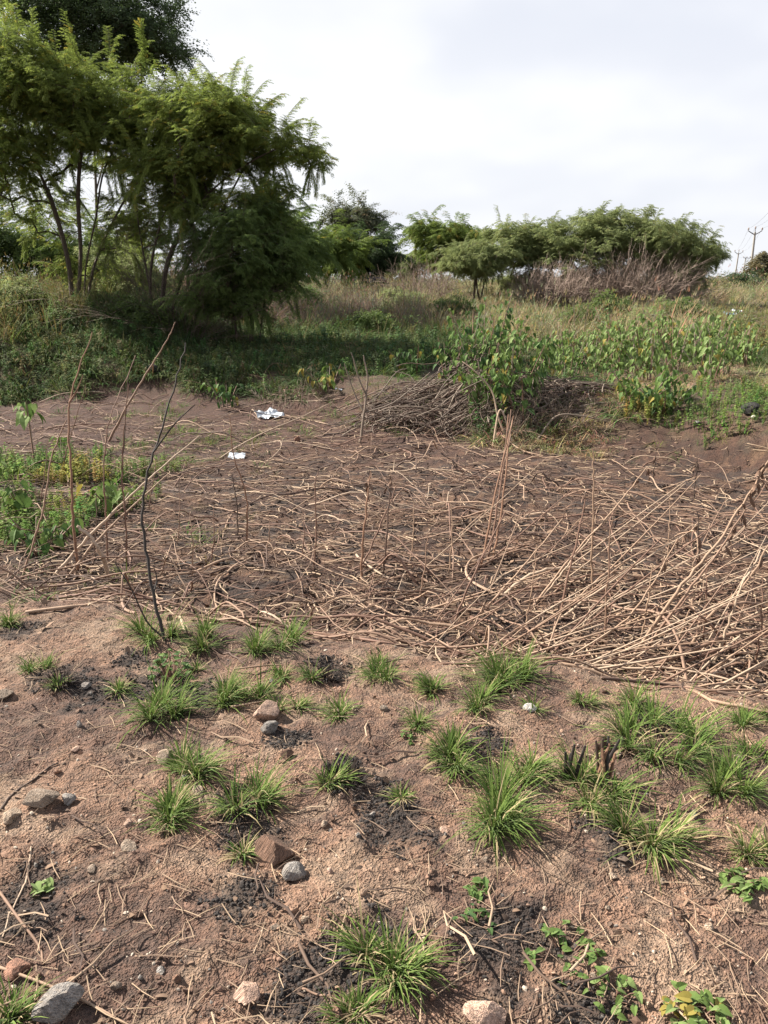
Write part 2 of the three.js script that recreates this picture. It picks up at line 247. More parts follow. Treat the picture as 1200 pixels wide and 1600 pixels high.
const ell = (px, py, D, rx, ry, rz, w = 1) => { const c = at(px, py, D), k = D / (-rayOf(px, py).z) / F; return { c, r: V(rx * k, ry * k, rz), w: w * rx * ry }; };
function tree(o) {
  const { name, label, category = 'tree', base, stems, env, targets, leaves, size, col, seed, grp, lib = sprigs, droop = 0.5, woodMin = 0.004, woodMat = M.bark, tip = 0.0045, hole = 0.0, jitter = 0.22, shell = 0.5, foliage = true } = o;
  const r = rngOf(seed), gs = () => (r() + r() + r() - 1.5) * 1.15;
  const g = group(name, label, category, base, grp);
  const nodes = [];                                       // {p, par, kids}
  const add = (p, par) => { nodes.push({ p, par, r: 0 }); return nodes.length - 1; };
  for (const s of stems) { const pts = smooth([s[0], ...s.slice(1)], Math.max(4, s.length * 4)); let par = -1; for (const q of pts) par = add(q.clone(), par); }
  // targets through the crown
  const W = env.reduce((a, e) => a + e.w, 0), T = [];
  for (let k = 0; k < targets * 3 && T.length < targets; k++) {
    let q = r() * W, e = env[0]; for (const x of env) { q -= x.w; if (q <= 0) { e = x; break; } }
    const d = V(gs(), gs(), gs()).normalize(), rr = Math.pow(r(), shell) * (1 + 0.42 * n3(d.x * 1.7 + seed, d.y * 1.7, d.z * 1.7 + e.c.x));
    const p = V(e.c.x + d.x * e.r.x * rr, e.c.y + d.y * e.r.y * rr, e.c.z + d.z * e.r.z * rr);
    if (p.y < Y(p.x, p.z) + 0.12) continue;
    if (hole && n3(p.x * 0.9 + seed, p.y * 1.1, p.z * 0.9) > 1 - hole * 1.6) continue;
    T.push({ p, e });
  }
  const root = base; T.sort((a, b) => a.p.distanceTo(root) - b.p.distanceTo(root));
  const ends = [];
  for (const t of T) {
    let best = 0, bd = 1e9; for (let k = 0; k < nodes.length; k++) { const n = nodes[k].p, dx = t.p.x - n.x, dy = t.p.y - n.y, dz = t.p.z - n.z; let q = Math.sqrt(dx * dx + dy * dy + dz * dz); if (dy < 0) q += -dy * 0.6; if (q < bd) { bd = q; best = k; } }
    const a = nodes[best].p, L = a.distanceTo(t.p), m = clamp(Math.round(L / 0.25), 2, 7); let par = best;
    const up = L * 0.13 * (0.5 + r());
    let prev = best;
    for (let k = 1; k <= m; k++) { const f = k / m, p = a.clone().lerp(t.p, f); p.y += Math.sin(f * 3.14) * up; if (k < m) p.add(V(gs(), gs(), gs()).multiplyScalar(0.05 * L)); prev = par; par = add(p, par); }
    ends.push([prev, par, t.e]);
  }
  const sl = o.shootLen || size * 2.4, shoots = [], nE = ends.length;
  for (let k = 0; k < (o.shoots ?? targets * 0.55); k++) { // long arching shoots that break the outline
    const [, b, e] = ends[Math.floor(r() * nE)], p0 = nodes[b].p, q = p0.clone().sub(e.c).divide(e.r); if (q.length() < 0.62) continue;
    const d = V(q.x / e.r.x, q.y / e.r.y * 1.2, q.z / e.r.z).normalize().add(V(gs() * .45, (o.up ?? .1) + gs() * .3, gs() * .45)).normalize(), L = sl * (0.4 + r() * .8), p = p0.clone(), list = [p0]; let par = b;
    for (let s = 0; s < 5; s++) { d.y -= droop * .3; d.normalize(); p.addScaledVector(d, L / 5); if (p.y < Y(p.x, p.z) + .1) break; par = add(p.clone(), par); list.push(p.clone()); }
    shoots.push([list, L, e]);
  }
  for (let k = nodes.length - 1; k >= 0; k--) { const n = nodes[k]; n.acc = (n.acc || 0); n.r = Math.max(tip, Math.pow(n.acc, 1 / 2.35)); if (n.par >= 0) { const P = nodes[n.par]; P.acc = (P.acc || 0) + (n.acc > 0 ? Math.pow(n.r, 2.35) * (1 / 1) : Math.pow(tip, 2.35)); } }
  const kids = nodes.map(() => []); nodes.forEach((n, k) => { if (n.par >= 0) kids[n.par].push(k); });
  const thick = new MB(), thin = new MB(); const stack = []; nodes.forEach((n, k) => { if (n.par < 0) stack.push([k, -1]); });
  const rmax = o.rmax || 0.12;
  while (stack.length) {
    let [k, from] = stack.pop(); const pts = [], rad = []; if (from >= 0) { pts.push(nodes[from].p); rad.push(Math.min(nodes[from].r, nodes[k].r * 1.15)); }
    for (;;) { pts.push(nodes[k].p); rad.push(Math.min(nodes[k].r, rmax)); const ch = kids[k]; if (!ch.length) break; let b = ch[0]; for (const c of ch) if (nodes[c].r > nodes[b].r) b = c; for (const c of ch) if (c !== b) stack.push([c, k]); k = b; }
    if (pts.length < 2) continue; const R = rad[0]; if (R < woodMin) continue;
    (R > 0.018 ? thick : thin).tube(pts, rad, R > 0.04 ? 7 : R > 0.015 ? 5 : 3, false);
  }
  if (thick.p.length) part('trunk', thick.geo(base), woodMat, g);
  if (thin.p.length) part('twigs', thin.geo(base), woodMat, g, true);
  if (!foliage) return g;
  const nI = leaves * 0.62, per = nI / ends.length, dm = new THREE.Object3D(), cc = new THREE.Color(), L = lib.length, list = lib.map(() => []);
  const cA = col[0], cB = col[1], cY = col[2] || col[1];
  let acc = 0;
  ends.forEach(([a, b, e], ei) => {
    acc += per; const pa = nodes[a].p, pb = nodes[b].p; const tone = r();
    while (acc >= 1) { acc--; const f = 0.15 + r() * 0.95, p = pa.clone().lerp(pb, f).add(V(gs() * jitter, gs() * jitter * 0.55, gs() * jitter));
      if (p.y < Y(p.x, p.z) + 0.05 || n3(p.x * 1.7 + seed, p.y * 2.1, p.z * 1.7) > .42) continue;
      const out = p.clone().sub(e.c).divide(e.r).multiply(V(1, 0.5, 1)); const yaw = Math.atan2(-out.z, out.x) + gs() * 1.1;
      list[Math.floor(r() * L)].push([p, yaw, 0.25 - droop * (0.5 + r()) + gs() * 0.3, gs() * 0.5, size * (0.7 + r() * 0.6), clamp(tone * 0.6 + r() * 0.5), r() < 0.05]); }
  });
  for (const [pl, SL, e] of shoots) { const cv = new THREE.CatmullRomCurve3(pl), m = Math.round(clamp(SL / size * 6, 6, 26)), tone = r(); if (pl.length < 2) continue;
    for (let s = 0; s < m; s++) { const f = (s + .6) / m, p = cv.getPoint(clamp(f)), tg = cv.getTangent(clamp(f)), yaw = Math.atan2(-tg.z, tg.x) + (s % 2 ? 1 : -1) * (.35 + r() * .6) * (s === m - 1 ? .1 : 1); list[Math.floor(r() * L)].push([p, yaw, Math.asin(clamp(tg.y, -1, 1)) * .6 - droop * r() * .8, gs() * .4, size * (.55 + r() * .5), clamp(tone * .6 + r() * .5), r() < .04]); } }
  lib.forEach((geo, li) => {
    const A = list[li], im = shade(new THREE.InstancedMesh(geo, M.tint, A.length)); im.name = 'crown'; im.userData.kind = 'stuff'; im.position.set(0, 0, 0);
    A.forEach(([p, yaw, pitch, roll, s, t, y], k) => { dm.position.copy(p).sub(base); dm.rotation.set(roll, yaw, pitch, 'YZX'); dm.scale.setScalar(s); dm.updateMatrix(); im.setMatrixAt(k, dm.matrix); const q = y ? cY : mixc(cA, cB, t); cc.setRGB(q[0], q[1], q[2]); im.setColorAt(k, cc); });
    g.add(im);
  });
  return g;
}
const G0 = [[0.14, 0.195, 0.04], [0.25, 0.3, 0.068], [0.32, 0.28, 0.05]], G1 = [[0.1, 0.155, 0.03], [0.19, 0.245, 0.05], [0.3, 0.26, 0.05]], G2 = [[0.075, 0.125, 0.032], [0.15, 0.205, 0.05]], G3 = [[0.036, 0.062, 0.026], [0.072, 0.11, 0.04]], G4 = [[0.165, 0.21, 0.075], [0.27, 0.305, 0.12], [0.26, 0.24, 0.09]];
const sp = (px, py, D) => at(px, py, D);
const ground = (p, dy = -0.06) => { p.y = Y(p.x, p.z) + dy; return p; };
{ // tall spreading tree on the left bank, many stems from one foot
  const D = 18.6, b = ground(sp(122, 475, D));
  tree({ name: 'thorn_tree', label: 'tall feathery green thorn tree with several stems, on the left grassy bank', base: b, seed: 31,
    stems: [[ground(sp(112, 475, D)), sp(108, 420, D), sp(92, 350, D), sp(62, 270, D - 0.2), sp(10, 185, D - 0.4)], [ground(sp(120, 477, D - .1)), sp(126, 400, D), sp(122, 310, D), sp(128, 230, D), sp(150, 140, D)], [ground(sp(132, 476, D)), sp(134, 420, D), sp(150, 340, D), sp(165, 260, D + 0.3), sp(225, 165, D + 0.4)], [ground(sp(136, 474, D + .1)), sp(146, 420, D + .2), sp(185, 330, D + 0.5), sp(250, 230, D + 0.8)], [ground(sp(116, 474, D + .1)), sp(104, 390, D + .4), sp(60, 330, D + 0.9), sp(20, 290, D + 1.3)]],
    env: [ell(120, 150, D, 120, 52, 2.0), ell(30, 130, D, 90, 70, 2.0), ell(10, 230, D - 0.5, 80, 75, 1.6, 0.7), ell(235, 185, D + 0.3, 80, 52, 2.0), ell(150, 215, D + 0.3, 110, 55, 1.8, 0.6), ell(70, 330, D + 0.8, 70, 50, 1.4, 0.35), ell(190, 350, D + 1, 45, 55, 1.2, 0.35), ell(140, 420, D + 1.2, 50, 30, 0.8, 0.3)],
    targets: 1150, leaves: 47000, size: 0.155, col: G0, hole: 0.4, jitter: 0.2, shootLen: 0.65, droop: .35 });
}
{ // arching tree whose limbs reach right over the grass
  const D = 17.6, b = ground(sp(250, 492, D));
  tree({ name: 'thorn_tree', label: 'leaning thorn tree whose thin feathery limbs reach out right against the sky', base: b, seed: 32,
    stems: [[ground(sp(236, 490, D)), sp(236, 420, D), sp(255, 340, D), sp(300, 255, D), sp(360, 175, D)], [ground(sp(250, 492, D - .2)), sp(262, 410, D), sp(310, 320, D), sp(380, 260, D - .3), sp(455, 225, D - 0.4), sp(490, 225, D - .4)], [ground(sp(262, 492, D)), sp(290, 420, D), sp(345, 330, D + .3), sp(400, 225, D + .3), sp(420, 180, D + .3)], [ground(sp(244, 490, D)), sp(225, 400, D + .3), sp(215, 310, D + .5), sp(240, 250, D + .7)]],
    env: [ell(315, 180, D, 65, 40, 1.6), ell(370, 185, D, 52, 36, 1.5), ell(425, 228, D - .3, 40, 28, 1.3, 0.55), ell(470, 240, D - .4, 34, 16, 0.9, 0.6), ell(498, 250, D - .4, 20, 10, 0.6, 0.5), ell(430, 295, D - .2, 34, 30, 1.1, .25), ell(330, 245, D, 85, 38, 1.7, 0.7), ell(390, 320, D, 50, 30, 1.5, 0.6), ell(265, 280, D + .4, 60, 50, 1.4, 0.6), ell(445, 250, D - .2, 38, 16, 0.8, 0.4), ell(300, 320, D + .6, 60, 50, 1.2, .25), ell(235, 360, D + .8, 40, 60, 1, .2)],
    targets: 900, leaves: 33000, size: 0.15, col: G0, hole: 0.45, jitter: 0.18, up: 0.0, shootLen: 0.65, droop: .35 });
}
{ // dense dark bush under it
  const D = 17.1, b = ground(sp(385, 500, D));
  tree({ name: 'thorn_bush', label: 'dense dark green bush drooping to the grass under the leaning thorn tree', category: 'bush', base: b, seed: 33,
    stems: [[ground(sp(370, 500, D)), sp(360, 440, D), sp(350, 370, D)], [ground(sp(390, 500, D)), sp(395, 430, D), sp(400, 340, D)], [ground(sp(400, 500, D)), sp(420, 440, D), sp(440, 390, D)]],
    env: [ell(395, 350, D, 48, 40, 1.3), ell(385, 405, D - .2, 70, 70, 1.4), ell(350, 460, D - .3, 70, 38, 1.1), ell(430, 400, D, 38, 62, 1.1, 0.8), ell(325, 390, D + .3, 55, 55, 1.2, .8), ell(455, 430, D, 22, 40, .8, .5)],
    targets: 560, leaves: 22000, size: 0.145, col: G2, droop: 0.45, jitter: 0.22, up: 0, hole: 0.3, shootLen: .5 });
}
{ // tall dark tree behind
  const D = 30, b = ground(sp(150, 460, D));
  tree({ name: 'shade_tree', label: 'tallest dark tree rising behind the thorn tree at top left', base: b, seed: 34,
    stems: [[ground(sp(150, 460, D)), sp(150, 300, D), sp(140, 120, D), sp(130, 0, D)], [sp(150, 300, D), sp(190, 150, D), sp(220, 50, D)]],
    env: [ell(140, -10, D, 110, 60, 3), ell(215, 40, D, 65, 50, 2.5), ell(250, 72, D, 30, 36, 2), ell(60, 20, D, 60, 60, 3), ell(150, 70, D, 90, 50, 2.5)],
    targets: 520, leaves: 11000, size: 0.42, col: [[0.045, 0.078, 0.03], [0.095, 0.14, 0.05]], lib: sprays, jitter: 0.4, rmax: 0.22 });
}
const bush = (name, label, px, pyBase, D, env, targets, leaves, size, col, seed, extra = {}) => { const b = ground(sp(px, pyBase, D)); const st = env.slice(0, 4).map((e, i) => [ground(V(b.x + (i - 1.2) * 0.12, 0, b.z - (i % 2) * 0.1)), b.clone().lerp(e.c, 0.5).add(V(0, 0.15, 0)), e.c.clone()]); return tree({ name, label, category: 'bush', base: b, stems: st, env, targets, leaves, size, col, seed, ...extra }); };
bush('leafy_bush', 'bright green bush seen between the stems of the left trees', 195, 450, 22.5, [ell(190, 415, 22.5, 40, 30, 1), ell(220, 430, 22, 30, 25, 1)], 160, 2600, 0.3, G4, 41, { lib: sprays });
bush('leafy_bush', 'green bush at the left edge behind the yellowish weeds', 30, 430, 27, [ell(15, 380, 27, 45, 40, 1.8), ell(60, 395, 27, 35, 28, 1.5), ell(-40, 370, 27, 45, 50, 1.8)], 220, 3600, 0.45, G2, 42, { lib: sprays });
bush('leafy_bush', 'dark low bush behind the trunk of the tall thorn tree', 110, 440, 26, [ell(120, 405, 26, 50, 28, 1.5), ell(170, 395, 26, 45, 32, 1.5)], 200, 3000, 0.4, G2, 43);
// row of trees across the middle distance
bush('scrub_tree', 'rounded green tree next to the dark bush, left end of the distant row', 448, 425, 44, [ell(448, 375, 44, 38, 42, 2.2), ell(478, 392, 44, 32, 30, 2), ell(430, 345, 44, 25, 25, 1.6)], 220, 4200, 0.55, G2, 44, { category: 'tree' });
bush('scrub_tree', 'low spreading green tree in the middle of the distant row', 510, 425, 52, [ell(505, 388, 52, 34, 24, 2.4), ell(530, 372, 52, 26, 16, 2), ell(540, 398, 52, 30, 20, 2.2)], 220, 3800, 0.6, G1, 45, { category: 'tree' });
bush('scrub_tree', 'dark rounded tree at the right end of the distant row', 582, 425, 56, [ell(582, 390, 56, 30, 28, 2.4), ell(560, 400, 56, 26, 22, 2.2), ell(598, 402, 56, 16, 18, 2)], 200, 3600, 0.65, G3, 46, { category: 'tree' });
bush('loose_crowned_tree', 'tall loose-crowned tree rising above the distant row', 553, 425, 66, [ell(552, 345, 66, 30, 16, 2), ell(522, 338, 66, 24, 12, 1.5, 0.8), ell(580, 338, 66, 18, 14, 1.5), ell(556, 368, 66, 17, 24, 1.6), ell(590, 352, 66, 12, 10, 1.2, .7), ell(545, 328, 66, 22, 8, 1.2, 0.7)], 240, 2900, 0.7, [[0.055, 0.075, 0.035], [0.12, 0.13, 0.06], [0.16, 0.13, 0.07]], 47, { category: 'tree', lib: sprays, rmax: 0.2, jitter: 0.3 });
bush('scrub_tree', 'small far bright green bush in the gap between the two groups of trees', 640, 428, 85, [ell(630, 412, 85, 22, 18, 2), ell(660, 405, 85, 26, 16, 2)], 90, 1500, 0.9, G4, 48, { lib: farSprigs, category: 'bush' });
// right-hand group
bush('umbrella_thorn', 'flat-topped thorn tree at the left end of the right-hand thicket', 690, 445, 44, [ell(690, 368, 44, 46, 20, 2.5), ell(660, 355, 44, 22, 14, 1.6), ell(725, 365, 44, 34, 18, 2), ell(690, 392, 44, 36, 16, 2, 0.6)], 300, 7000, 0.34, G1, 51, { category: 'tree' });
bush('umbrella_thorn', 'small bright umbrella-shaped thorn tree in front of the flat-topped one', 745, 457, 35, [ell(740, 402, 35, 52, 20, 2), ell(710, 412, 35, 28, 14, 1.5), ell(775, 395, 35, 35, 20, 1.6), ell(745, 420, 35, 45, 12, 1.5, 0.6)], 400, 15000, 0.19, G4, 52, { category: 'tree', tip: 0.006 });
bush('umbrella_thorn', 'pale green thorn tree between the small umbrella tree and the big thicket', 815, 462, 37, [ell(810, 380, 37, 42, 30, 2), ell(850, 370, 37, 36, 28, 2), ell(790, 362, 37, 25, 14, 1.5), ell(830, 405, 37, 50, 18, 2, .7), ell(815, 440, 37, 40, 18, 1.5, .5)], 460, 19000, 0.2, G4, 53, { category: 'tree', shoots: 110, shootLen: .6, droop: .35 });
bush('thorn_thicket', 'big domed thorn thicket, the highest green mass on the right', 940, 470, 36, [ell(920, 368, 36, 55, 34, 2.5), ell(975, 362, 36, 48, 30, 2.5), ell(925, 338, 36, 22, 14, 1.3, 0.9), ell(880, 392, 36, 45, 30, 2.2), ell(970, 335, 36, 14, 14, 1.0, .8), ell(960, 400, 36, 60, 30, 2.2, .7), ell(890, 440, 36.4, 60, 26, 1.6, .8), ell(960, 440, 36.6, 60, 26, 1.6, .6)], 850, 36000, 0.19, G4, 54, { shoots: 200, shootLen: 0.6, droop: .35 });
bush('thorn_thicket', 'dark sweeping thorn bush at the right end of the thicket, overhanging to the right', 1050, 470, 35.5, [ell(1035, 372, 35.5, 50, 30, 2.4), ell(1080, 395, 35.5, 38, 28, 2), ell(1060, 425, 35.5, 45, 30, 2, .9), ell(1108, 398, 35.5, 22, 14, 1.2, .9), ell(1015, 395, 36, 45, 30, 2, .7), ell(1050, 448, 35.5, 40, 18, 1.6, .7)], 780, 31000, 0.19, G4, 55, { droop: 0.6, shoots: 220, shootLen: 0.6, up: 0 });
// low bushes and big dry clumps standing out of the field
[[628, 464, 30, 1.0, 'small bright green bush in the tan grass below the distant row', G4], [705, 472, 27, .8, 'low green bush in the tan grass left of the umbrella tree', G2], [905, 492, 24, .7, 'low round bush in the grass before the pinkish bushes', G2], [1012, 496, 23, .6, 'low green bush in front of the large leafless bush', G4], [1062, 488, 27, .8, 'dull green bush at the right foot of the thicket', G2], [470, 470, 30, .9, 'weedy green bush in the brownish grass right of the dark bush', G2], [950, 482, 29, .8, 'weedy bush below the brown dead bush', G2], [575, 492, 22, .6, 'dark weedy bush at the edge of the shaded grass', G2], [25, 505, 17.5, .7, 'weedy bush on the crest of the left bank', G4], [215, 500, 17, .55, 'small weedy bush before the left trees', G2]].forEach(([px, py, D, h, lab, col], k) => { const b = ground(sp(px, py, D)), c = b.clone(); c.y += h * .5; bush('small_bush', lab, px, py, D, [{ c, r: V(h * .75, h * .55, h * .6), w: 1 }, { c: c.clone().add(V(h * .4, -.1, 0)), r: V(h * .5, h * .4, h * .5), w: .6 }], 70, 1300, .2 + D * .003, col, 500 + k, { lib: sprays, shoots: 30, shootLen: .3 }); });
// far right scrub
bush('roadside_bush', 'dark bush at the foot of the nearest electricity pole', 1163, 470, 55, [ell(1165, 448, 55, 20, 22, 1.6), ell(1150, 460, 55, 18, 12, 1.4), ell(1178, 455, 55, 18, 18, 1.4)], 110, 2100, 0.55, G3, 56, { shoots: 0 });
bush('roadside_bush', 'brownish green bush at the right edge behind the poles', 1200, 455, 75, [ell(1198, 428, 75, 22, 20, 2.5), ell(1188, 412, 75, 10, 10, 1.8), ell(1215, 415, 75, 25, 25, 2.5), ell(1192, 400, 75, 10, 8, 1.2)], 140, 2600, 0.8, [[0.06, 0.065, 0.03], [0.16, 0.13, 0.06]], 57, { lib: sprays, shoots: 0 });
bush('roadside_bush', 'yellowish low scrub between the thicket and the poles', 1120, 462, 58, [ell(1115, 447, 58, 24, 14, 2), ell(1138, 449, 58, 16, 8, 1.8), ell(1098, 452, 58, 20, 10, 1.8)], 120, 2200, 0.6, [[0.08, 0.09, 0.03], [0.17, 0.16, 0.06]], 58, { lib: sprays, shoots: 0 });
{ // far-off belt of scrub closing the horizon: nobody could count it
  const r = rngOf(600), A = []; for (let k = 0; k < 5200; k++) { const x = -330 + r() * 700, D = 240 + r() * 160, h = 2.2 + 2.2 * fbm2(x * 0.02, D * 0.01, 3); A.push([x, Y(x, -D) + r() * h, -D, r()]); }
  const im = shade(new THREE.InstancedMesh(sprays[0], M.tint, A.length)), dm = new THREE.Object3D(), cc = new THREE.Color();
  A.forEach(([x, y, z, t], k) => { dm.position.set(x, y, z); dm.rotation.set(0, t * 40, (t - 0.5) * 0.6); dm.scale.setScalar(3.6); dm.updateMatrix(); im.setMatrixAt(k, dm.matrix); cc.setRGB(...mixc([0.045, 0.07, 0.035], [0.08, 0.1, 0.05], t)); im.setColorAt(k, cc); });
  kind(im, 'distant_scrub', 'stuff', 'low belt of far-off scrub along the horizon', 'scrub');
}
// leafless brush
function dryBrush(label, px, py, D, w, h, n, mat, seed, lean = 0, name = 'dry_bush') {
  const b = ground(sp(px, py, D)), r = rngOf(seed), g = group(name, label, 'dry bush', b), thick = new MB(), thin = new MB();
  for (let k = 0; k < n; k++) {
    const a = r() * 6.283, q = Math.sqrt(r()), x0 = b.x + Math.cos(a) * q * w * 0.35, z0 = b.z + Math.sin(a) * q * w * 0.3, L = h * (0.6 + r() * 0.6), el = 1.5 - q * 1.15 * r() - r() * 0.35;
    const d = V(Math.cos(a) * Math.cos(el) + lean, Math.sin(el), Math.sin(a) * Math.cos(el) * 0.8).normalize(); const p = V(x0, Y(x0, z0) - 0.04, z0), pts = [p.clone()], m = 6;
    for (let s = 0; s < m; s++) { d.add(V((r() - .5) * .6, (r() - .64) * .34, (r() - .5) * .6)).normalize(); p.addScaledVector(d, L / m); pts.push(p.clone());
      if (s > 0) for (let c = 0; c < 3; c++) { const e = d.clone().add(V((r() - .5) * 1.8, (r() - .35) * 1.1, (r() - .5) * 1.8)).normalize(), p2 = p.clone(), q2 = [p2.clone()], l2 = L * (0.18 + r() * 0.25); for (let z = 0; z < 3; z++) { e.add(V((r() - .5) * .5, (r() - .6) * .4, (r() - .5) * .5)).normalize(); p2.addScaledVector(e, l2 / 3); q2.push(p2.clone()); } thin.tube(q2, t => D * 0.00014 * (1 - 0.5 * t), 3, false); } }
    thick.tube(pts, t => D * 0.00024 * (1 - 0.6 * t), 3, false);
  }
  part('stems', thick.geo(b), mat, g, true); part('twigs', thin.geo(b), mat, g, true); return g;
}
M.dryBrown = new THREE.MeshStandardMaterial({ color: C(0.2, 0.145, 0.115), roughness: 0.9 }); M.dryPink = new THREE.MeshStandardMaterial({ color: C(0.29, 0.22, 0.18), roughness: 0.9 }); M.dryDark = new THREE.MeshStandardMaterial({ color: C(0.12, 0.085, 0.065), roughness: 0.9 });
dryBrush('leafless brown bush under the flat-topped thorn tree', 668, 452, 38, 2.2, 1.7, 90, M.dryBrown, 61);
dryBrush('pinkish leafless bush below the pale green thorn tree', 865, 470, 34, 2.6, 1.5, 260, M.dryPink, 62);
dryBrush('large pinkish leafless bush leaning right at the front of the thicket', 995, 474, 34.1, 3.4, 2.0, 330, M.dryPink, 63, 0.06);
dryBrush('brown dead bush between the two pinkish bushes', 920, 474, 33.8, 2.4, 1.2, 170, M.dryBrown, 64);
dryBrush('tangle of brown dead twigs between the left trees', 285, 494, 17.0, 1.3, 2.3, 80, M.dryDark, 65);
dryBrush('reddish dry weeds at the right foot of the thicket', 1090, 474, 36, 1.6, 0.9, 40, stemMat(0.3, 0.17, 0.1), 66);

// ---------------------------------------------------------------- field grass and weeds (uncountable)
function clumpGeo(seed, n, h, spread, lift, droop, w, heads = 0) {
  const r = rngOf(seed), mb = new MB();
  for (let k = 0; k < n; k++) { const a = r() * 6.283, q = Math.sqrt(r()) * spread, b = V(Math.cos(a) * q, -0.02, Math.sin(a) * q), a2 = a + (r() - .5) * 1.6, L = h * (0.55 + r() * 0.6); blade(mb, b, V(Math.cos(a2), 0, Math.sin(a2)), L, w * (0.7 + r() * .6), lift - r() * 0.4, droop * (0.4 + r()), null, 3);
    if (k < heads) { const p = V(b.x, L * 0.98, b.z).add(V(Math.cos(a2) * L * .3, 0, Math.sin(a2) * L * .3)); for (let z = 0; z < 2; z++) { const d = V((r() - .5) * .1, .13, (r() - .5) * .1).multiplyScalar(h); mb.tri(p.clone().add(V(-w * .4, 0, 0)), p.clone().add(V(w * .4, 0, w * .3)), p.clone().add(d)); } } }
  return mb.geo();
}
function weedGeo(seed) { const r = rngOf(seed), mb = new MB(); for (let s = 0; s < 4; s++) { const a = r() * 6.283, le = (r() - .5) * .5, top = V(Math.cos(a) * le, 0.7 + r() * .3, Math.sin(a) * le); mb.tube([V(0, -.03, 0), top.clone().multiplyScalar(.5), top], [0.012, 0.009, 0.005], 3, false); for (let k = 0; k < 9; k++) { const f = 0.25 + r() * .75, b = top.clone().multiplyScalar(f), e = r() * 6.283, L = 0.17 * (0.6 + r() * .7), d = V(Math.cos(e), 0.2 - r() * .7, Math.sin(e)).multiplyScalar(L), q = V(-d.z, 0.02, d.x).multiplyScalar(.32), m = b.clone().addScaledVector(d, .45); mb.tri(b, m.clone().add(q), b.clone().add(d)); mb.tri(b, b.clone().add(d), m.clone().sub(q)); } } return mb.geo(); }
const GT = { // type: [list of [lib, chance, height, c1, c2]], density 0..1
  yg: [0.95, [['tall', .45, .5, [.15, .15, .05], [.26, .23, .1]], ['weed', .3, .42, [.1, .14, .04], [.17, .2, .07]], ['short', .25, .3, [.09, .14, .035], [.15, .18, .05]]]],
  low: [1, [['short', .72, .25, [.055, .1, .026], [.1, .15, .04]], ['weed', .23, .22, [.05, .09, .03], [.09, .14, .04]], ['tall', .05, .3, [.2, .17, .08], [.28, .22, .12]]]],
  mid: [1, [['short', .6, .3, [.055, .1, .028], [.1, .15, .04]], ['tall', .2, .45, [.07, .11, .03], [.16, .17, .06]], ['weed', .2, .35, [.05, .09, .03], [.08, .13, .04]]]],
  tan: [1, [['tall', .45, .6, [.26, .22, .115], [.4, .345, .2]], ['tall', .15, .5, [.12, .15, .05], [.22, .23, .09]], ['short', .22, .32, [.09, .14, .04], [.17, .2, .07]], ['weed', .18, .42, [.08, .13, .04], [.16, .2, .07]]]],
  purple: [1, [['tall', .65, .64, [.18, .142, .095], [.27, .215, .14]], ['short', .2, .3, [.08, .12, .035], [.14, .16, .055]], ['weed', .15, .4, [.07, .11, .035], [.12, .16, .05]]]],
  reed: [1, [['tall', .6, 1.25, [.13, .19, .05], [.22, .26, .08]], ['weed', .4, 1.1, [.12, .17, .05], [.2, .24, .08]]]],
  straw: [.7, [['short', .6, .2, [.3, .22, .13], [.36, .28, .16]], ['short', .4, .2, [.1, .14, .04], [.16, .19, .06]]]],
  herb: [1, [['weed', .75, .16, [.09, .16, .03], [.17, .24, .05]], ['short', .25, .15, [.1, .16, .03], [.16, .21, .05]]]],
  herbY: [1, [['weed', .8, .17, [.18, .19, .035], [.3, .27, .06]], ['short', .2, .16, [.1, .15, .03], [.18, .2, .05]]]],
  sparse: [.3, [['short', .8, .13, [.09, .13, .03], [.15, .18, .05]], ['weed', .2, .12, [.08, .12, .03], [.13, .17, .05]]]], bare: [0.025, [['short', 1, .12, [.08, .12, .03], [.16, .17, .05]]]]
};
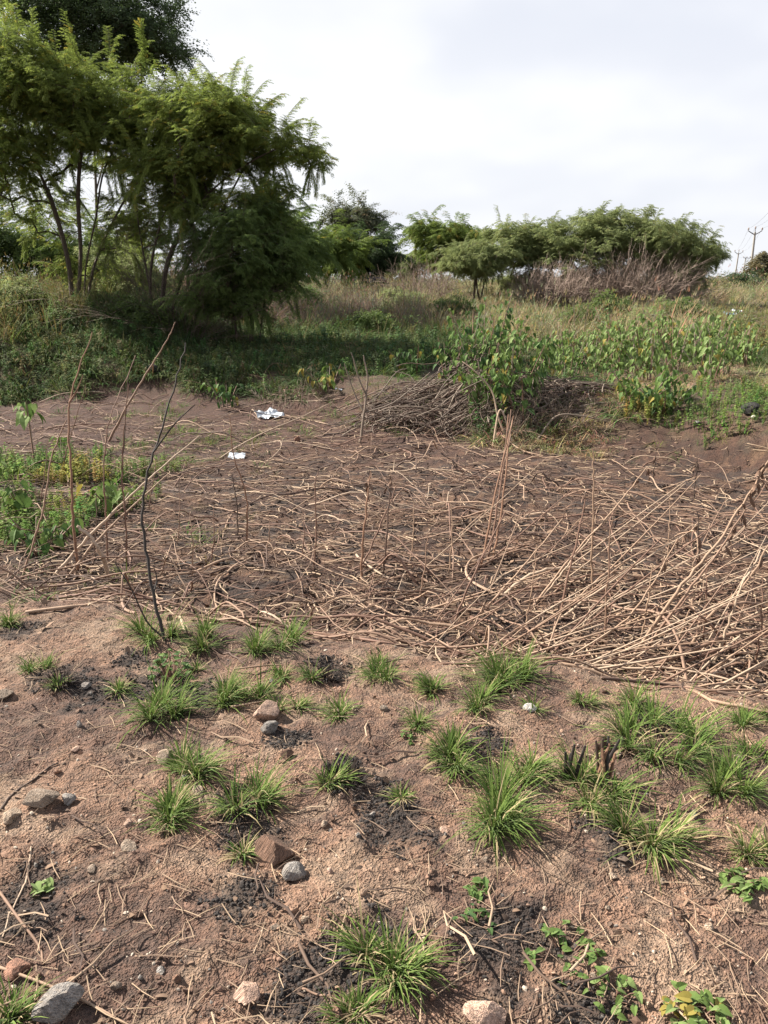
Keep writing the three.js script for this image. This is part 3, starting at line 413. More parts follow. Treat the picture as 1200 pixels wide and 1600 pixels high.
{
  const libs = { tall: [clumpGeo(1, 13, 1, .16, 1.5, .75, .017, 7), clumpGeo(2, 13, 1, .2, 1.45, .9, .017, 6)], short: [clumpGeo(3, 16, 1.15, .35, 1.35, 1.3, .035), clumpGeo(4, 16, 1.15, .4, 1.3, 1.5, .035)], weed: [weedGeo(5), weedGeo(6)] };
  const lists = { tall: [[], []], short: [[], []], weed: [[], []] }, r = rngOf(700);
  for (let k = 0; k < 84000; k++) {
    const D = 3.6 * Math.exp(r() * Math.log(110 / 3.6)), x = (r() * 2 - 1) * (0.58 * D + 1.2); if (r() > sst(3, 11, D) * 0.8 + 0.35) continue;
    if (D < 13 && D < backEdge(x) - 1.6 && !(x < -1.0 && D < 7.6) && !(x < -1 && D > 8)) continue;
    if (D < 8 && x > -1.2) continue;
    const [dens, opts] = GT[zoneAt(x, D)]; if (r() > dens) continue;
    let q = r(), o = opts[0]; for (const z of opts) { q -= z[1]; if (q <= 0) { o = z; break; } }
    const patch = 0.75 + 0.7 * (0.5 + fbm2(x * 0.45 + 30, D * 0.45, 3)); const ii = r() < .5 ? 0 : 1;
    lists[o[0]][ii].push([x, D, o[2] * (0.5 + r() * r() * 1.15) * patch * (D > 60 ? 1.15 : D > 22 && D < 40 && x > 1.5 ? .6 : 1), mixc(o[3], o[4], clamp(r() * 1.1 - .2 + .5 * (0.5 + fbm2(x * .8, D * .8, 2)))).map(v => v * (0.7 + r() * .55)), r() * 6.283, clamp(0.8 + D * 0.012, .9, 1.9)]);
  }
  for (let k = 0; k < 13000; k++) { // thick growth down the face of the left and middle bank
    const x = -11 + r() * 11.5, D = 13.6 + r() * 5.4, e = D - backEdge(x); if (e < -1.1 + .5 * n2(x * .9, 3) || fbm2(x * .8 + 70, D * .8, 3) > .12 && e < 1.4 || fbm2(x * 1.6, D * 1.6 + 20, 3) > .28) continue;
    const w = r() < .3; lists[w ? 'weed' : 'short'][r() < .5 ? 0 : 1].push([x, D, (w ? .14 : .16) + r() * .2, mixc(r() < .12 ? [.2, .16, .085] : [.05, .09, .026], [.14, .18, .055], r()).map(v => v * (.7 + r() * .6)), r() * 6.283, 1.1]);
  }
  const dm = new THREE.Object3D(), cc = new THREE.Color(), nm = { tall: ['tall_dry_grass', 'tall wispy field grass, tan and yellowish green', 'grass'], short: ['short_grass', 'short arching grass carpeting the banks', 'grass'], weed: ['field_weed', 'small leafy green weeds growing through the grass', 'weeds'] };
  for (const key in libs) libs[key].forEach((geo, ii) => {
    const A = lists[key][ii], im = shade(new THREE.InstancedMesh(geo, M.grassTint, A.length));
    A.forEach(([x, D, h, c, a, wd], k) => { dm.position.set(x, Y(x, -D), -D); dm.rotation.set(Math.sin(a * 7) * .12, a, Math.cos(a * 5) * .12 - 0.05); const f = key === 'weed' ? h * wd * .9 : key === 'short' ? h * wd : h * wd; dm.scale.set(f, h, f); dm.updateMatrix(); im.setMatrixAt(k, dm.matrix); cc.setRGB(...c); im.setColorAt(k, cc); });
    kind(im, nm[key][0], 'stuff', nm[key][1], nm[key][2]);
  });
}

// ---------------------------------------------------------------- electricity poles and wires
M.pole = new THREE.MeshStandardMaterial({ color: C(0.3, 0.28, 0.25), roughness: 0.85 }); M.iron = new THREE.MeshStandardMaterial({ color: C(0.16, 0.15, 0.15), roughness: 0.6, metalness: 0.4 }); M.porcelain = new THREE.MeshStandardMaterial({ color: C(0.25, 0.18, 0.15), roughness: 0.3 });
const poleTops = [];
function pole(label, x, D, lean, type, h = 7.9) {
  const b = V(x, Y(x, -D) - 0.3, -D), g = group('electricity_pole', label, 'pole', b, 'poles of the power line'); g.rotation.z = -lean;
  part('pole', new THREE.CylinderGeometry(0.14, 0.2, h, 10).translate(0, h / 2, 0), M.pole, g);
  const ins = [[-1.0, h + 0.45], [0, h + 0.62], [1.0, h + 0.45]];
  const arms = [];
  if (type === 'V') {
    for (const s of [-1, 1]) { const a = new MB().tube([V(0, h - 0.35, 0), V(s * 0.45, h - 0.12, 0), V(s * 1.0, h + 0.2, 0)], [0.075, 0.07, 0.06], 6); arms.push(part('crossarm', a.geo(), M.iron, g)); }
    arms.splice(1, 0, part('top_bracket', new MB().tube([V(0, h - 0.1, 0), V(0, h + 0.4, 0)], [0.06, 0.05], 6).geo(), M.iron, g));
  } else { const bar = part('crossarm', new THREE.BoxGeometry(2.0, 0.16, 0.14).translate(0.35, h - 0.1, 0), M.iron, g); ins.forEach((q, i) => { q[0] += 0.35; q[1] = h + 0.18; arms.push(bar); }); }
  ins.forEach(([ix, iy], i) => part('insulator', new THREE.LatheGeometry([[0, -0.2], [0.05, -0.2], [0.05, -0.1], [0.12, -0.08], [0.12, 0], [0.07, 0.02], [0.12, 0.05], [0.1, 0.12], [0.04, 0.2], [0, 0.2]].map(q => new THREE.Vector2(...q)), 10).translate(ix, iy, 0), M.porcelain, arms[i]));
  g.updateMatrixWorld(); poleTops.push(ins.map(([ix, iy]) => V(ix, iy + 0.1, 0).applyMatrix4(g.matrixWorld)));
}
const px2x = (px, py, D) => at(px, py, D).x;
pole('electricity pole just outside the right edge that carries the wires on', 22, 40, 0, 'V');
pole('nearest electricity pole with V-shaped arms, standing in the dark bush', px2x(1171, 440, 122), 122, -0.01, 'V');
pole('second electricity pole with V-shaped arms, left of the nearest one', px2x(1147, 440, 208), 208, 0.035, 'V');
pole('leaning electricity pole with a straight crossarm beside the thicket', px2x(1133, 440, 262), 250, 0.05, 'T');
for (let k = 0; k < 3; k++) for (let w = 0; w < 3; w++) {
  const a = poleTops[k][w], b = poleTops[k + 1][w], pts = []; for (let s = 0; s <= 12; s++) { const t = s / 12, p = a.clone().lerp(b, t); p.y -= 4 * t * (1 - t) * 0.9; pts.push(p); }
  const m = shade(new THREE.Mesh(new MB().tube(pts, () => 0.011, 4, false).geo(a), M.iron)); m.position.copy(a);
  top(m, 'power_wire', ['left', 'middle', 'right'][w] + ' ' + ['thin wire leaving the nearest pole towards the right edge of the picture', 'thin wire strung from the nearest pole to the second one', 'thin wire strung from the second pole to the leaning one'][k], 'wire', ['wires right of the nearest pole', 'wires between the first two poles', 'wires to the leaning pole'][k]);
}

// ---------------------------------------------------------------- grazing animal far off
{
  const mc = new MarchingCubes(56, new THREE.MeshBasicMaterial(), false, false, 60000); mc.isolation = 0;
  const J = [[[-.42, .78, 0, .2], [.28, .8, 0, .19]], [[.28, .82, 0, .16], [.52, .72, 0, .1]], [[.52, .72, 0, .1], [.72, .6, 0, .06]], [[-.4, .7, .1, .11], [-.46, .42, .11, .06]], [[-.46, .42, .11, .06], [-.42, .02, .11, .04]], [[-.4, .7, -.1, .11], [-.44, .42, -.11, .06]], [[-.44, .42, -.11, .06], [-.4, .02, -.11, .04]], [[.26, .66, .1, .09], [.27, .36, .1, .05]], [[.27, .36, .1, .05], [.27, .02, .1, .04]], [[.26, .66, -.1, .09], [.29, .36, -.1, .05]], [[.29, .36, -.1, .05], [.29, .02, -.1, .04]], [[-.58, .85, 0, .04], [-.66, .5, 0, .02]], [[.52, .8, .08, .03], [.48, .84, .17, .015]], [[.52, .8, -.08, .03], [.48, .84, -.17, .015]]];
  const N = 56, S = 0.95; // field covers +-S around (0, .5, 0)
  for (let z = 0; z < N; z++) for (let y = 0; y < N; y++) for (let x = 0; x < N; x++) {
    const p = [(x / N * 2 - 1) * S, (y / N * 2 - 1) * S + .5, (z / N * 2 - 1) * S]; let d = 9;
    for (const [a, b] of J) { const ab = [b[0] - a[0], b[1] - a[1], b[2] - a[2]], ap = [p[0] - a[0], p[1] - a[1], p[2] - a[2]], t = clamp((ap[0] * ab[0] + ap[1] * ab[1] + ap[2] * ab[2]) / (ab[0] ** 2 + ab[1] ** 2 + ab[2] ** 2)), q = Math.hypot(ap[0] - ab[0] * t, ap[1] - ab[1] * t, ap[2] - ab[2] * t) - lerp(a[3], b[3], t), k = 0.06, h = clamp(0.5 + 0.5 * (d - q) / k); d = lerp(d, q, h) - k * h * (1 - h); }
    mc.field[x + y * N + z * N * N] = -d;
  }
  mc.update(); const n = mc.count, g = new THREE.BufferGeometry(); g.setAttribute('position', new THREE.BufferAttribute(mc.positionArray.slice(0, n * 3), 3)); g.setAttribute('normal', new THREE.BufferAttribute(mc.normalArray.slice(0, n * 3), 3));
  g.scale(S, S, S).translate(0, .5, 0); const p = at(589, 446, 50); p.y = Y(p.x, p.z);
  const m = shade(new THREE.Mesh(g, new THREE.MeshStandardMaterial({ color: C(0.02, 0.018, 0.018), roughness: 0.7 }))); m.position.copy(p); m.rotation.y = 0.25;
  top(m, 'grazing_animal', 'small black animal standing half hidden in the tall tan grass', 'animal');
}

// ---------------------------------------------------------------- broad-leaved shrubs
function heartLeaf(fold, curl) { // unit-long drooping heart-shaped leaf along +x
  const mb = new MB(), P = (t, s) => V(t, -curl * t * t + fold * Math.abs(s), s); const c = [P(0, 0), P(.35, 0), P(.7, 0), P(1, 0)];
  for (const s of [-1, 1]) { const o = [P(-.12, .2 * s), P(.12, .36 * s), P(.42, .33 * s), P(.74, .16 * s)]; const T = (a, b, d) => s > 0 ? mb.tri(a, b, d) : mb.tri(a, d, b); T(c[0], o[0], o[1]); T(c[0], o[1], c[1]); T(c[1], o[1], o[2]); T(c[1], o[2], c[2]); T(c[2], o[2], o[3]); T(c[2], o[3], c[3]); }
  return mb.geo();
}
const hearts = [heartLeaf(.35, .3), heartLeaf(.2, .55), heartLeaf(.5, .15)];
function shrub(label, p, o) {
  const { stems = 4, h = 0.9, spread = 0.25, leaves = 40, leaf = 0.12, seed, tones = [0, 1, 2], leafy = 0.35, yellow = 0.03, lean = 0, name = 'leafy_shrub', grp } = o;
  const r = rngOf(seed), g = group(name, label, 'shrub', p, grp); const curves = [], stemMeshes = [];
  for (let s = 0; s < stems; s++) { const a = r() * 6.283, q = spread * Math.sqrt(r()), hh = h * (0.65 + r() * .4), bx = Math.cos(a) * q * .35, bz = Math.sin(a) * q * .35; const pts = [V(bx, -.05, bz), V(bx + Math.cos(a) * q * .3, hh * .4, bz + Math.sin(a) * q * .3), V(bx + Math.cos(a) * q + lean * hh, hh, bz + Math.sin(a) * q)]; const cv = new THREE.CatmullRomCurve3(pts); curves.push(cv); stemMeshes.push(part('stem', new MB().tube(cv.getPoints(6), t => 0.011 * (1 - .6 * t), 5).geo(), s % 2 ? M.stems[2] : M.stemGrey, g)); }
  for (let k = 0; k < leaves; k++) { const cv = curves[k % stems], f = leafy + (1 - leafy) * Math.pow(r(), .7), b = cv.getPoint(clamp(f)), a = r() * 6.283, L = leaf * (0.6 + r() * .6) * (f > .93 ? .7 : 1), pet = 0.05 + r() * .06; const m = part('leaf', hearts[Math.floor(r() * 3)], M.broad[r() < yellow ? 4 : tones[Math.floor(r() * tones.length)]], stemMeshes[k % stems]); m.position.set(b.x + Math.cos(a) * pet, b.y + .02, b.z - Math.sin(a) * pet); m.rotation.set((r() - .5) * .9, a, -0.35 - r() * .8, 'YZX'); m.scale.setScalar(L); }
  return g;
}
// left side, growing among the dead stems
shrub('slender shrub with a bright leaf tuft high on a bare stem, far left', spot(56, 735), { stems: 2, h: 0.98, spread: .08, leaves: 17, leaf: .13, seed: 801, leafy: .78, tones: [1, 2, 0] });
shrub('leafy shrub cut by the left edge of the picture, drooping bright leaves', spot(2, 790), { stems: 3, h: 0.85, spread: .16, leaves: 26, leaf: .13, seed: 802, leafy: .5, tones: [1, 2] });
shrub('small leafy shrub with folded pale leaves, right of the left-edge shrub', spot(42, 812), { stems: 3, h: 0.42, spread: .12, leaves: 22, leaf: .11, seed: 803, leafy: .3, tones: [0, 1, 2] });
shrub('low leafy shrub with narrow pointed leaves beside the reddish upright stem', spot(178, 800), { stems: 5, h: 0.3, spread: .2, leaves: 30, leaf: .12, seed: 804, leafy: .3, tones: [1, 2] });
shrub('dark low leafy clump at the lower left, under the diagonal bleached stems', spot(68, 862), { stems: 6, h: 0.28, spread: .25, leaves: 46, leaf: .1, seed: 805, leafy: .2, tones: [0, 3, 1] });
shrub('tiny leafy sprout between the bare upright stems on the left', spot(95, 700), { stems: 2, h: 0.16, spread: .06, leaves: 12, leaf: .09, seed: 806, leafy: .3 });
shrub('leafy shrub in shade beside the white plastic sheet', spot(355, 640), { stems: 5, h: 0.5, spread: .28, leaves: 42, leaf: .11, seed: 807, leafy: .25, tones: [0, 3] });
shrub('yellow-tinged leafy shrub behind the white plastic sheet', spot(515, 610), { stems: 6, h: 0.4, spread: .4, leaves: 50, leaf: .12, seed: 808, leafy: .2, tones: [0, 1], yellow: .3 });
shrub('dark leafy shrub left of the dead brush pile', spot(650, 585), { stems: 6, h: 0.55, spread: .4, leaves: 60, leaf: .12, seed: 809, leafy: .2, tones: [0, 3] });
// the big clump behind the brush pile
const cl = [[752, 625, 1.5, 5, 70, 'tallest leafy shrub, topping the clump behind the dead brush pile', .35], [700, 620, 1.2, 4, 44, 'tall thin leafy shrub at the left of the brush pile clump', .35], [798, 640, 1.15, 7, 95, 'broad bright leafy shrub at the right of the brush pile clump', .5], [765, 655, 0.85, 7, 90, 'low leafy shrub at the front of the brush pile clump', .5], [788, 605, 1.2, 6, 90, 'bright leafy shrub in the middle of the brush pile clump', .45], [818, 622, 1.0, 6, 80, 'leafy shrub at the back right of the brush pile clump', .45], [820, 660, 0.75, 6, 70, 'dark leafy shrub at the right foot of the brush pile', .45], [735, 600, 1.2, 4, 50, 'leafy shrub half hidden at the back of the brush pile clump', .35]];
cl.forEach(([px, py, h, st, lv, lab, spd], k) => shrub(lab, spot(px, py), { stems: st, h, spread: spd, leaves: Math.round(lv * 2), leaf: .098, seed: 820 + k, leafy: .22, tones: k === 2 || k === 3 || k === 4 ? [0, 1, 2] : [0, 0, 3, 1] }));
// row on the right
{
  const r = rngOf(840), row = [[862, 590, .62], [888, 596, .7], [905, 575, .6], [925, 588, .68], [945, 560, .7], [962, 582, .75], [985, 566, .8], [1008, 580, .85], [1030, 562, .85], [1052, 584, .9], [1072, 570, .85], [1090, 588, .8], [1108, 566, .85], [1128, 588, .75], [1146, 560, .7], [1165, 575, .6], [1015, 596, .7], [1110, 600, .65], [970, 548, .6], [1075, 552, .7], [880, 560, .5], [1040, 545, .6]];
  const ord = ['first', 'second', 'third', 'fourth', 'fifth', 'sixth', 'seventh', 'eighth', 'ninth', 'tenth', 'eleventh', 'twelfth', 'thirteenth', 'fourteenth', 'fifteenth', 'sixteenth', 'seventeenth', 'eighteenth', 'nineteenth', 'twentieth', 'twenty-first', 'twenty-second'], rank = row.map(q => q[0]).sort((a, b) => a - b);
  row.forEach(([px, py, h], k) => shrub(`leafy shrub in the upright row on the right bank, ${ord[rank.indexOf(px)]} from the left`, spot(px, py), { stems: 6, h: h * 1.1, spread: .34, leaves: 84, leaf: .1, seed: 841 + k, leafy: .25, tones: [1, 2, 2], yellow: .06, grp: 'row of leafy shrubs on the right bank' }));
  shrub('dense dark green rounded shrub in front of the right-hand row', spot(1000, 632), { stems: 9, h: .55, spread: .42, leaves: 170, leaf: .1, seed: 880, leafy: .1, tones: [0, 0, 1] });
  shrub('dense low shrub touching the rounded one, right of it', spot(1038, 640), { stems: 7, h: .34, spread: .36, leaves: 110, leaf: .095, seed: 881, leafy: .1, tones: [0, 1, 3] });
}

// ---------------------------------------------------------------- dead stems of the dry basin
function stemMesh(pts, r0, r1, mat, sides = 6, n = 0) {
  const p = n ? smooth(pts, n) : pts, m = shade(new THREE.Mesh(new MB().tube(p, t => lerp(r0, r1, t) * (1 + .16 * n2(t * 9 + p[0].x * 40, p[0].z * 40)), sides).geo(p[0]), mat)); m.position.copy(p[0]); return m;
}
// a named stem through photographed points: [px, py, D]; the first stands on the ground
function stem(label, list, r0, r1, mat, opt = {}) {
  const b = spot(list[0][0], list[0][1]); b.y -= 0.03; const D0 = -b.z, rr = rngOf(list[0][0] * 31 + list[0][1]);
  const pts = [b, ...list.slice(1).map(([px, py, dd = 0]) => { const p = at(px, py, D0 + dd); const gy = Y(p.x, p.z) + r1 * 0.7; if (p.y < gy) p.y = gy; return p; })];
  const curve = smooth(pts, Math.max(10, pts.length * 5)); curve.forEach((p, k) => { if (k) p.add(V((rr() - .5) * .012, (rr() - .5) * .006, (rr() - .5) * .012)); });
  if (!opt.parts) { const m = stemMesh(curve, r0, r1, mat, 7); return top(m, opt.name || 'dry_stick', label, opt.cat || 'stick', opt.grp); }
  const g = group(opt.name || 'dry_stick', label, opt.cat || 'stick', b.clone(), opt.grp);
  const main = part('stem', new MB().tube(curve, t => lerp(r0, r1, t), 7).geo(b), mat, g);
  for (const br of opt.branches || []) { const k = Math.round(br[0] * (curve.length - 1)), p0 = curve[k]; const q = [p0, ...br[1].map(([px, py, dd = 0]) => at(px, py, D0 + dd))]; part('branch', new MB().tube(smooth(q, 8), t => lerp(r0 * .6, r1 * .7, t), 6).geo(b), mat, main); }
  for (let k = 0; k < (opt.leaves || 0); k++) { // shrivelled leaves hanging near the top
    const q = curve[Math.floor((opt.from || .6) * curve.length + rr() * (1 - (opt.from || .6)) * (curve.length - 1))], L = 0.03 + rr() * .06, mb = new MB(), tw = rr() * 6.28; const a = [], c = [];
    for (let s = 0; s <= 4; s++) { const t = s / 4, w = 0.011 * Math.sin(0.3 + t * 2.6), an = tw + t * 2.2; a.push(V(Math.cos(an) * w, -L * t, Math.sin(an) * w)); c.push(V(-Math.cos(an) * w, -L * t + .004, -Math.sin(an) * w)); } mb.strip(a, c);
    const m = part('shrivelled_leaf', mb.geo(), M.deadLeaf, main); m.position.copy(q).sub(b).add(V((rr() - .5) * .03, 0, (rr() - .5) * .03)); m.rotation.set((rr() - .5) * 1, 0, (rr() - .5) * 1);
  }
  return g;
}
const S = M.stems;
// left uprights
stem('charred thin sapling standing at the front edge of the basin', [[258, 1004], [240, 930, .05], [226, 850, .12], [224, 770, .16], [246, 690, .2], [270, 610, .24], [291, 536, .28]], .0085, .0028, M.charred, { parts: 1, name: 'charred_sapling', cat: 'sapling', branches: [[.18, [[245, 905, .1], [240, 885, .1]]], [.04, [[232, 975, .0], [205, 920, -.02], [180, 880, -.02]]], [.62, [[275, 660, .2], [305, 632, .2]]]] });
stem('reddish brown upright stem forking high, tallest on the left', [[122, 893], [114, 820, .0], [112, 740, .0], [107, 640, .1], [122, 580, .12], [145, 519, .15]], .012, .003, M.stemRed, { parts: 1, branches: [[.62, [[120, 610, .1], [130, 585, .1]]]] });
stem('pale stem curving up from the lower left corner of the basin', [[30, 905], [52, 850, .1], [68, 795, .15], [80, 717, .25], [103, 657, .3]], .009, .004, S[1]);
stem('long grey-brown stem sweeping up to the right before the left bank', [[168, 690], [200, 632, 0], [236, 572, .1], [262, 530, .1], [274, 503, .1]], .017, .005, S[1]);
stem('long bleached stem leaning right, upper of the crossed pair on the left', [[76, 902], [130, 848, .2], [190, 788, .4], [250, 733, .6], [312, 681, .9]], .013, .005, S[4]);
stem('long bleached stem leaning right, lower of the crossed pair on the left', [[98, 903], [150, 846, .2], [200, 797, .35], [262, 741, .55]], .011, .005, S[0]);
stem('forked dark stem with two prongs left of the charred sapling', [[188, 760], [194, 690, 0], [198, 620, 0], [200, 585, 0]], .008, .003, M.stemDark);
stem('thin upright brown stem with a side prong beside the long bleached pair', [[168, 876], [165, 800, 0], [163, 730, 0], [170, 660, 0], [212, 556, .3]], .008, .0025, S[2]);
stem('thin vertical stem just right of the reddish forked stem', [[198, 880], [196, 800, 0], [190, 745, 0], [193, 690, 0], [200, 600, 0]], .008, .003, S[2]);
stem('thick broken bleached stem pointing at the crossed pair', [[172, 905], [155, 860, -.1], [140, 838, -.1], [120, 822, -.1]], .015, .012, S[4]);
stem('bare stem standing under the leafy tuft at the far left', [[92, 745], [105, 700, 0], [120, 650, 0], [135, 600, 0]], .008, .003, S[2]);
stem('thin reddish upright in the middle left of the basin', [[386, 850], [384, 770, 0], [365, 715, 0], [360, 650, 0]], .008, .003, M.stemRed);
stem('thin dark upright near the small pale litter', [[372, 848], [370, 790, 0], [362, 740, 0]], .007, .003, M.stemDark);
stem('thin upright stem left of the centre, lit on one side', [[490, 890], [494, 820, 0], [492, 760, 0], [497, 735, 0]], .007, .003, S[2]);
// centre
stem('grey dead branch with long fork prongs standing in the middle of the basin', [[562, 690], [568, 655, 0], [572, 620, 0], [574, 585, 0], [568, 555, 0]], .02, .008, M.stemGrey, { parts: 1, name: 'dead_branch', cat: 'branch', branches: [[.3, [[556, 620, .1], [545, 590, .1], [538, 568, .1]]], [.3, [[610, 632, .2], [640, 610, .3], [672, 582, .5]]], [.5, [[560, 590, 0], [552, 560, 0], [548, 550, 0]]], [.35, [[598, 650, .3], [612, 660, .3], [620, 672, .3]]]] });
stem('grey arched branch lying right of the fork branch', [[575, 640], [605, 600, .1], [622, 580, .2], [636, 576, .3]], .012, .005, M.stemGrey);
[[750, 888, 776, 760, 803, 650, M.stemRed, 'leftmost'], [762, 880, 780, 770, 798, 640, S[2], 'second'], [770, 876, 790, 750, 794, 648, M.stemRed, 'third'], [780, 760, 796, 690, 800, 655, S[1], 'rightmost']].forEach(([a, b, c, d, e, f, m, w]) => stem(`${w} of the straight reddish stems leaning together right of the centre`, [[a, b], [c, d, .1], [e, f, .25]], .009, .004, m, { grp: 'reddish stems leaning together' }));
stem('long low stem running from the white plastic sheet down to the left', [[340, 715], [400, 682, .2], [470, 652, .5], [520, 628, .8]], .012, .005, S[4]);
stem('upright brown stem in the centre with withered leaves at its tip', [[563, 905], [572, 800, 0], [580, 735, .05]], .009, .004, M.stemRed, { parts: 1, leaves: 6, from: .75 });
stem('thin brown stem with a withered leaf right of the centre', [[598, 900], [606, 810, 0], [612, 745, .05]], .008, .003, S[3], { parts: 1, leaves: 6, from: .7 });
stem('curved stem rising through the centre litter to the right', [[560, 895], [590, 830, .1], [620, 760, .2]], .008, .004, S[2]);
// right-hand leaning stems
stem('long stem leaning far right with many withered brown leaves at its top', [[982, 1034], [1060, 922, .0], [1118, 852, .05], [1166, 778, .1], [1204, 715, .1]], .0105, .005, S[0], { parts: 1, leaves: 18, from: .62 });
stem('stem leaning right just below the leafy-topped one', [[1000, 1025], [1070, 930, .0], [1125, 860, .1], [1165, 795, .15]], .009, .004, S[1], { parts: 1, leaves: 8, from: .7 });
stem('curved stem reaching the right edge below the withered-leaf stem', [[1077, 1013], [1108, 962, 0], [1158, 920, .05], [1204, 848, .1]], .009, .0045, S[0], { parts: 1, leaves: 5, from: .5 });
stem('thick arched branch lying across the lower right front of the litter', [[985, 1048], [1077, 1018, .0], [1147, 990, .05], [1212, 982, .1]], .013, .009, S[1], { name: 'dead_branch', cat: 'branch' });
stem('lower of the two parallel stems crossing towards the upper right', [[862, 975], [960, 905, .2], [1072, 834, .4]], .009, .004, S[4], { parts: 1, leaves: 5, from: .85 });
stem('upper of the two parallel stems crossing towards the upper right', [[880, 950], [970, 880, .2], [1062, 842, .4]], .008, .004, S[0]);
stem('straight pale upright stem right of the centre', [[927, 932], [925, 860, 0], [928, 760, 0], [926, 700, 0]], .0085, .004, S[0]);
stem('upright stem standing next to the straight pale one', [[946, 1000], [950, 900, 0], [956, 812, 0]], .007, .0035, S[1]);
stem('double stem sloping up right to the charred uprights', [[830, 950], [900, 862, .1], [960, 795, .2], [1010, 732, .35]], .009, .004, S[0], { parts: 1, leaves: 4, from: .85 });
stem('thin stem in front of the double sloping stem', [[842, 940], [890, 880, .1], [945, 812, .2]], .007, .004, S[4]);
stem('brown stem leaning slightly right in the right half', [[875, 955], [900, 850, .1], [915, 780, .15]], .008, .004, S[2]);
stem('pale stem rising steeply near the right edge', [[1112, 1044], [1134, 988, 0], [1158, 920, 0], [1190, 860, .1]], .009, .004, S[4]);
stem('stem bent over at the right edge above the arched branch', [[1150, 1020], [1110, 975, -.1], [1070, 945, -.1]], .009, .005, S[1]);
stem('thin stem leaning right between the leafy-topped stems', [[900, 1020], [985, 960, .1], [1060, 842, .3]], .008, .004, S[0], { parts: 1, leaves: 6, from: .8 });
stem('long bleached arc lying across the middle right of the litter', [[780, 932], [832, 897, .1], [885, 887, .2], [937, 890, .3], [997, 902, .35]], .013, .007, S[4]);
stem('dark stick crossing the foot of the leaning stems', [[895, 962], [915, 985, -.1], [940, 1012, -.15], [975, 1048, -.2]], .007, .005, M.stemDark);
stem('reddish stem leaning right at the left of the right-hand cluster', [[705, 985], [740, 900, .1], [790, 800, .3]], .008, .004, S[2]);
stem('pale stem with its tip at the middle of the right-hand cluster', [[735, 975], [800, 905, .1], [880, 810, .3]], .009, .004, S[0]);
stem('upright dark twig with withered leaves above the litter on the right', [[1090, 925], [1093, 870, 0], [1090, 800, 0]], .006, .003, M.stemDark, { parts: 1, leaves: 12, from: .3 });
stem('short dark twig with withered leaves, upper right of the basin', [[1085, 780], [1087, 750, 0], [1090, 715, 0]], .008, .004, M.stemDark, { parts: 1, leaves: 8, from: .3 });
stem('short dark twig with one withered leaf near the right plants', [[1020, 760], [1022, 735, 0], [1024, 712, 0]], .008, .004, M.stemDark, { parts: 1, leaves: 6, from: .4 });
for (const [a, b, c, d] of [[1098, 1000, 1104, 870], [1165, 970, 1180, 880], [1040, 900, 1046, 780], [1000, 1000, 1020, 880], [1060, 1000, 1090, 905], [1180, 1050, 1192, 900], [820, 980, 838, 850], [700, 900, 706, 790], [655, 930, 668, 830], [640, 880, 646, 780], [470, 880, 474, 800], [330, 880, 333, 790], [300, 900, 296, 800], [275, 850, 280, 760], [145, 870, 150, 770], [60, 790, 74, 690], [230, 800, 244, 700], [415, 870, 420, 800]])
  stem(`thin upright twig, ${b > 950 ? 'near the front' : b > 860 ? 'in the middle' : 'at the back'} of the basin, ${a < 340 ? 'far left' : a < 500 ? 'left of centre' : a < 720 ? 'centre' : a < 1030 ? 'right of centre' : 'far right'}`, [[a, b], [lerp(a, c, .5) + 3, lerp(b, d, .5), 0], [c, d, .05]], .006, .0025, S[(a + b) % 4], { name: 'upright_twig', cat: 'twig', grp: 'thin uprights in the basin' });
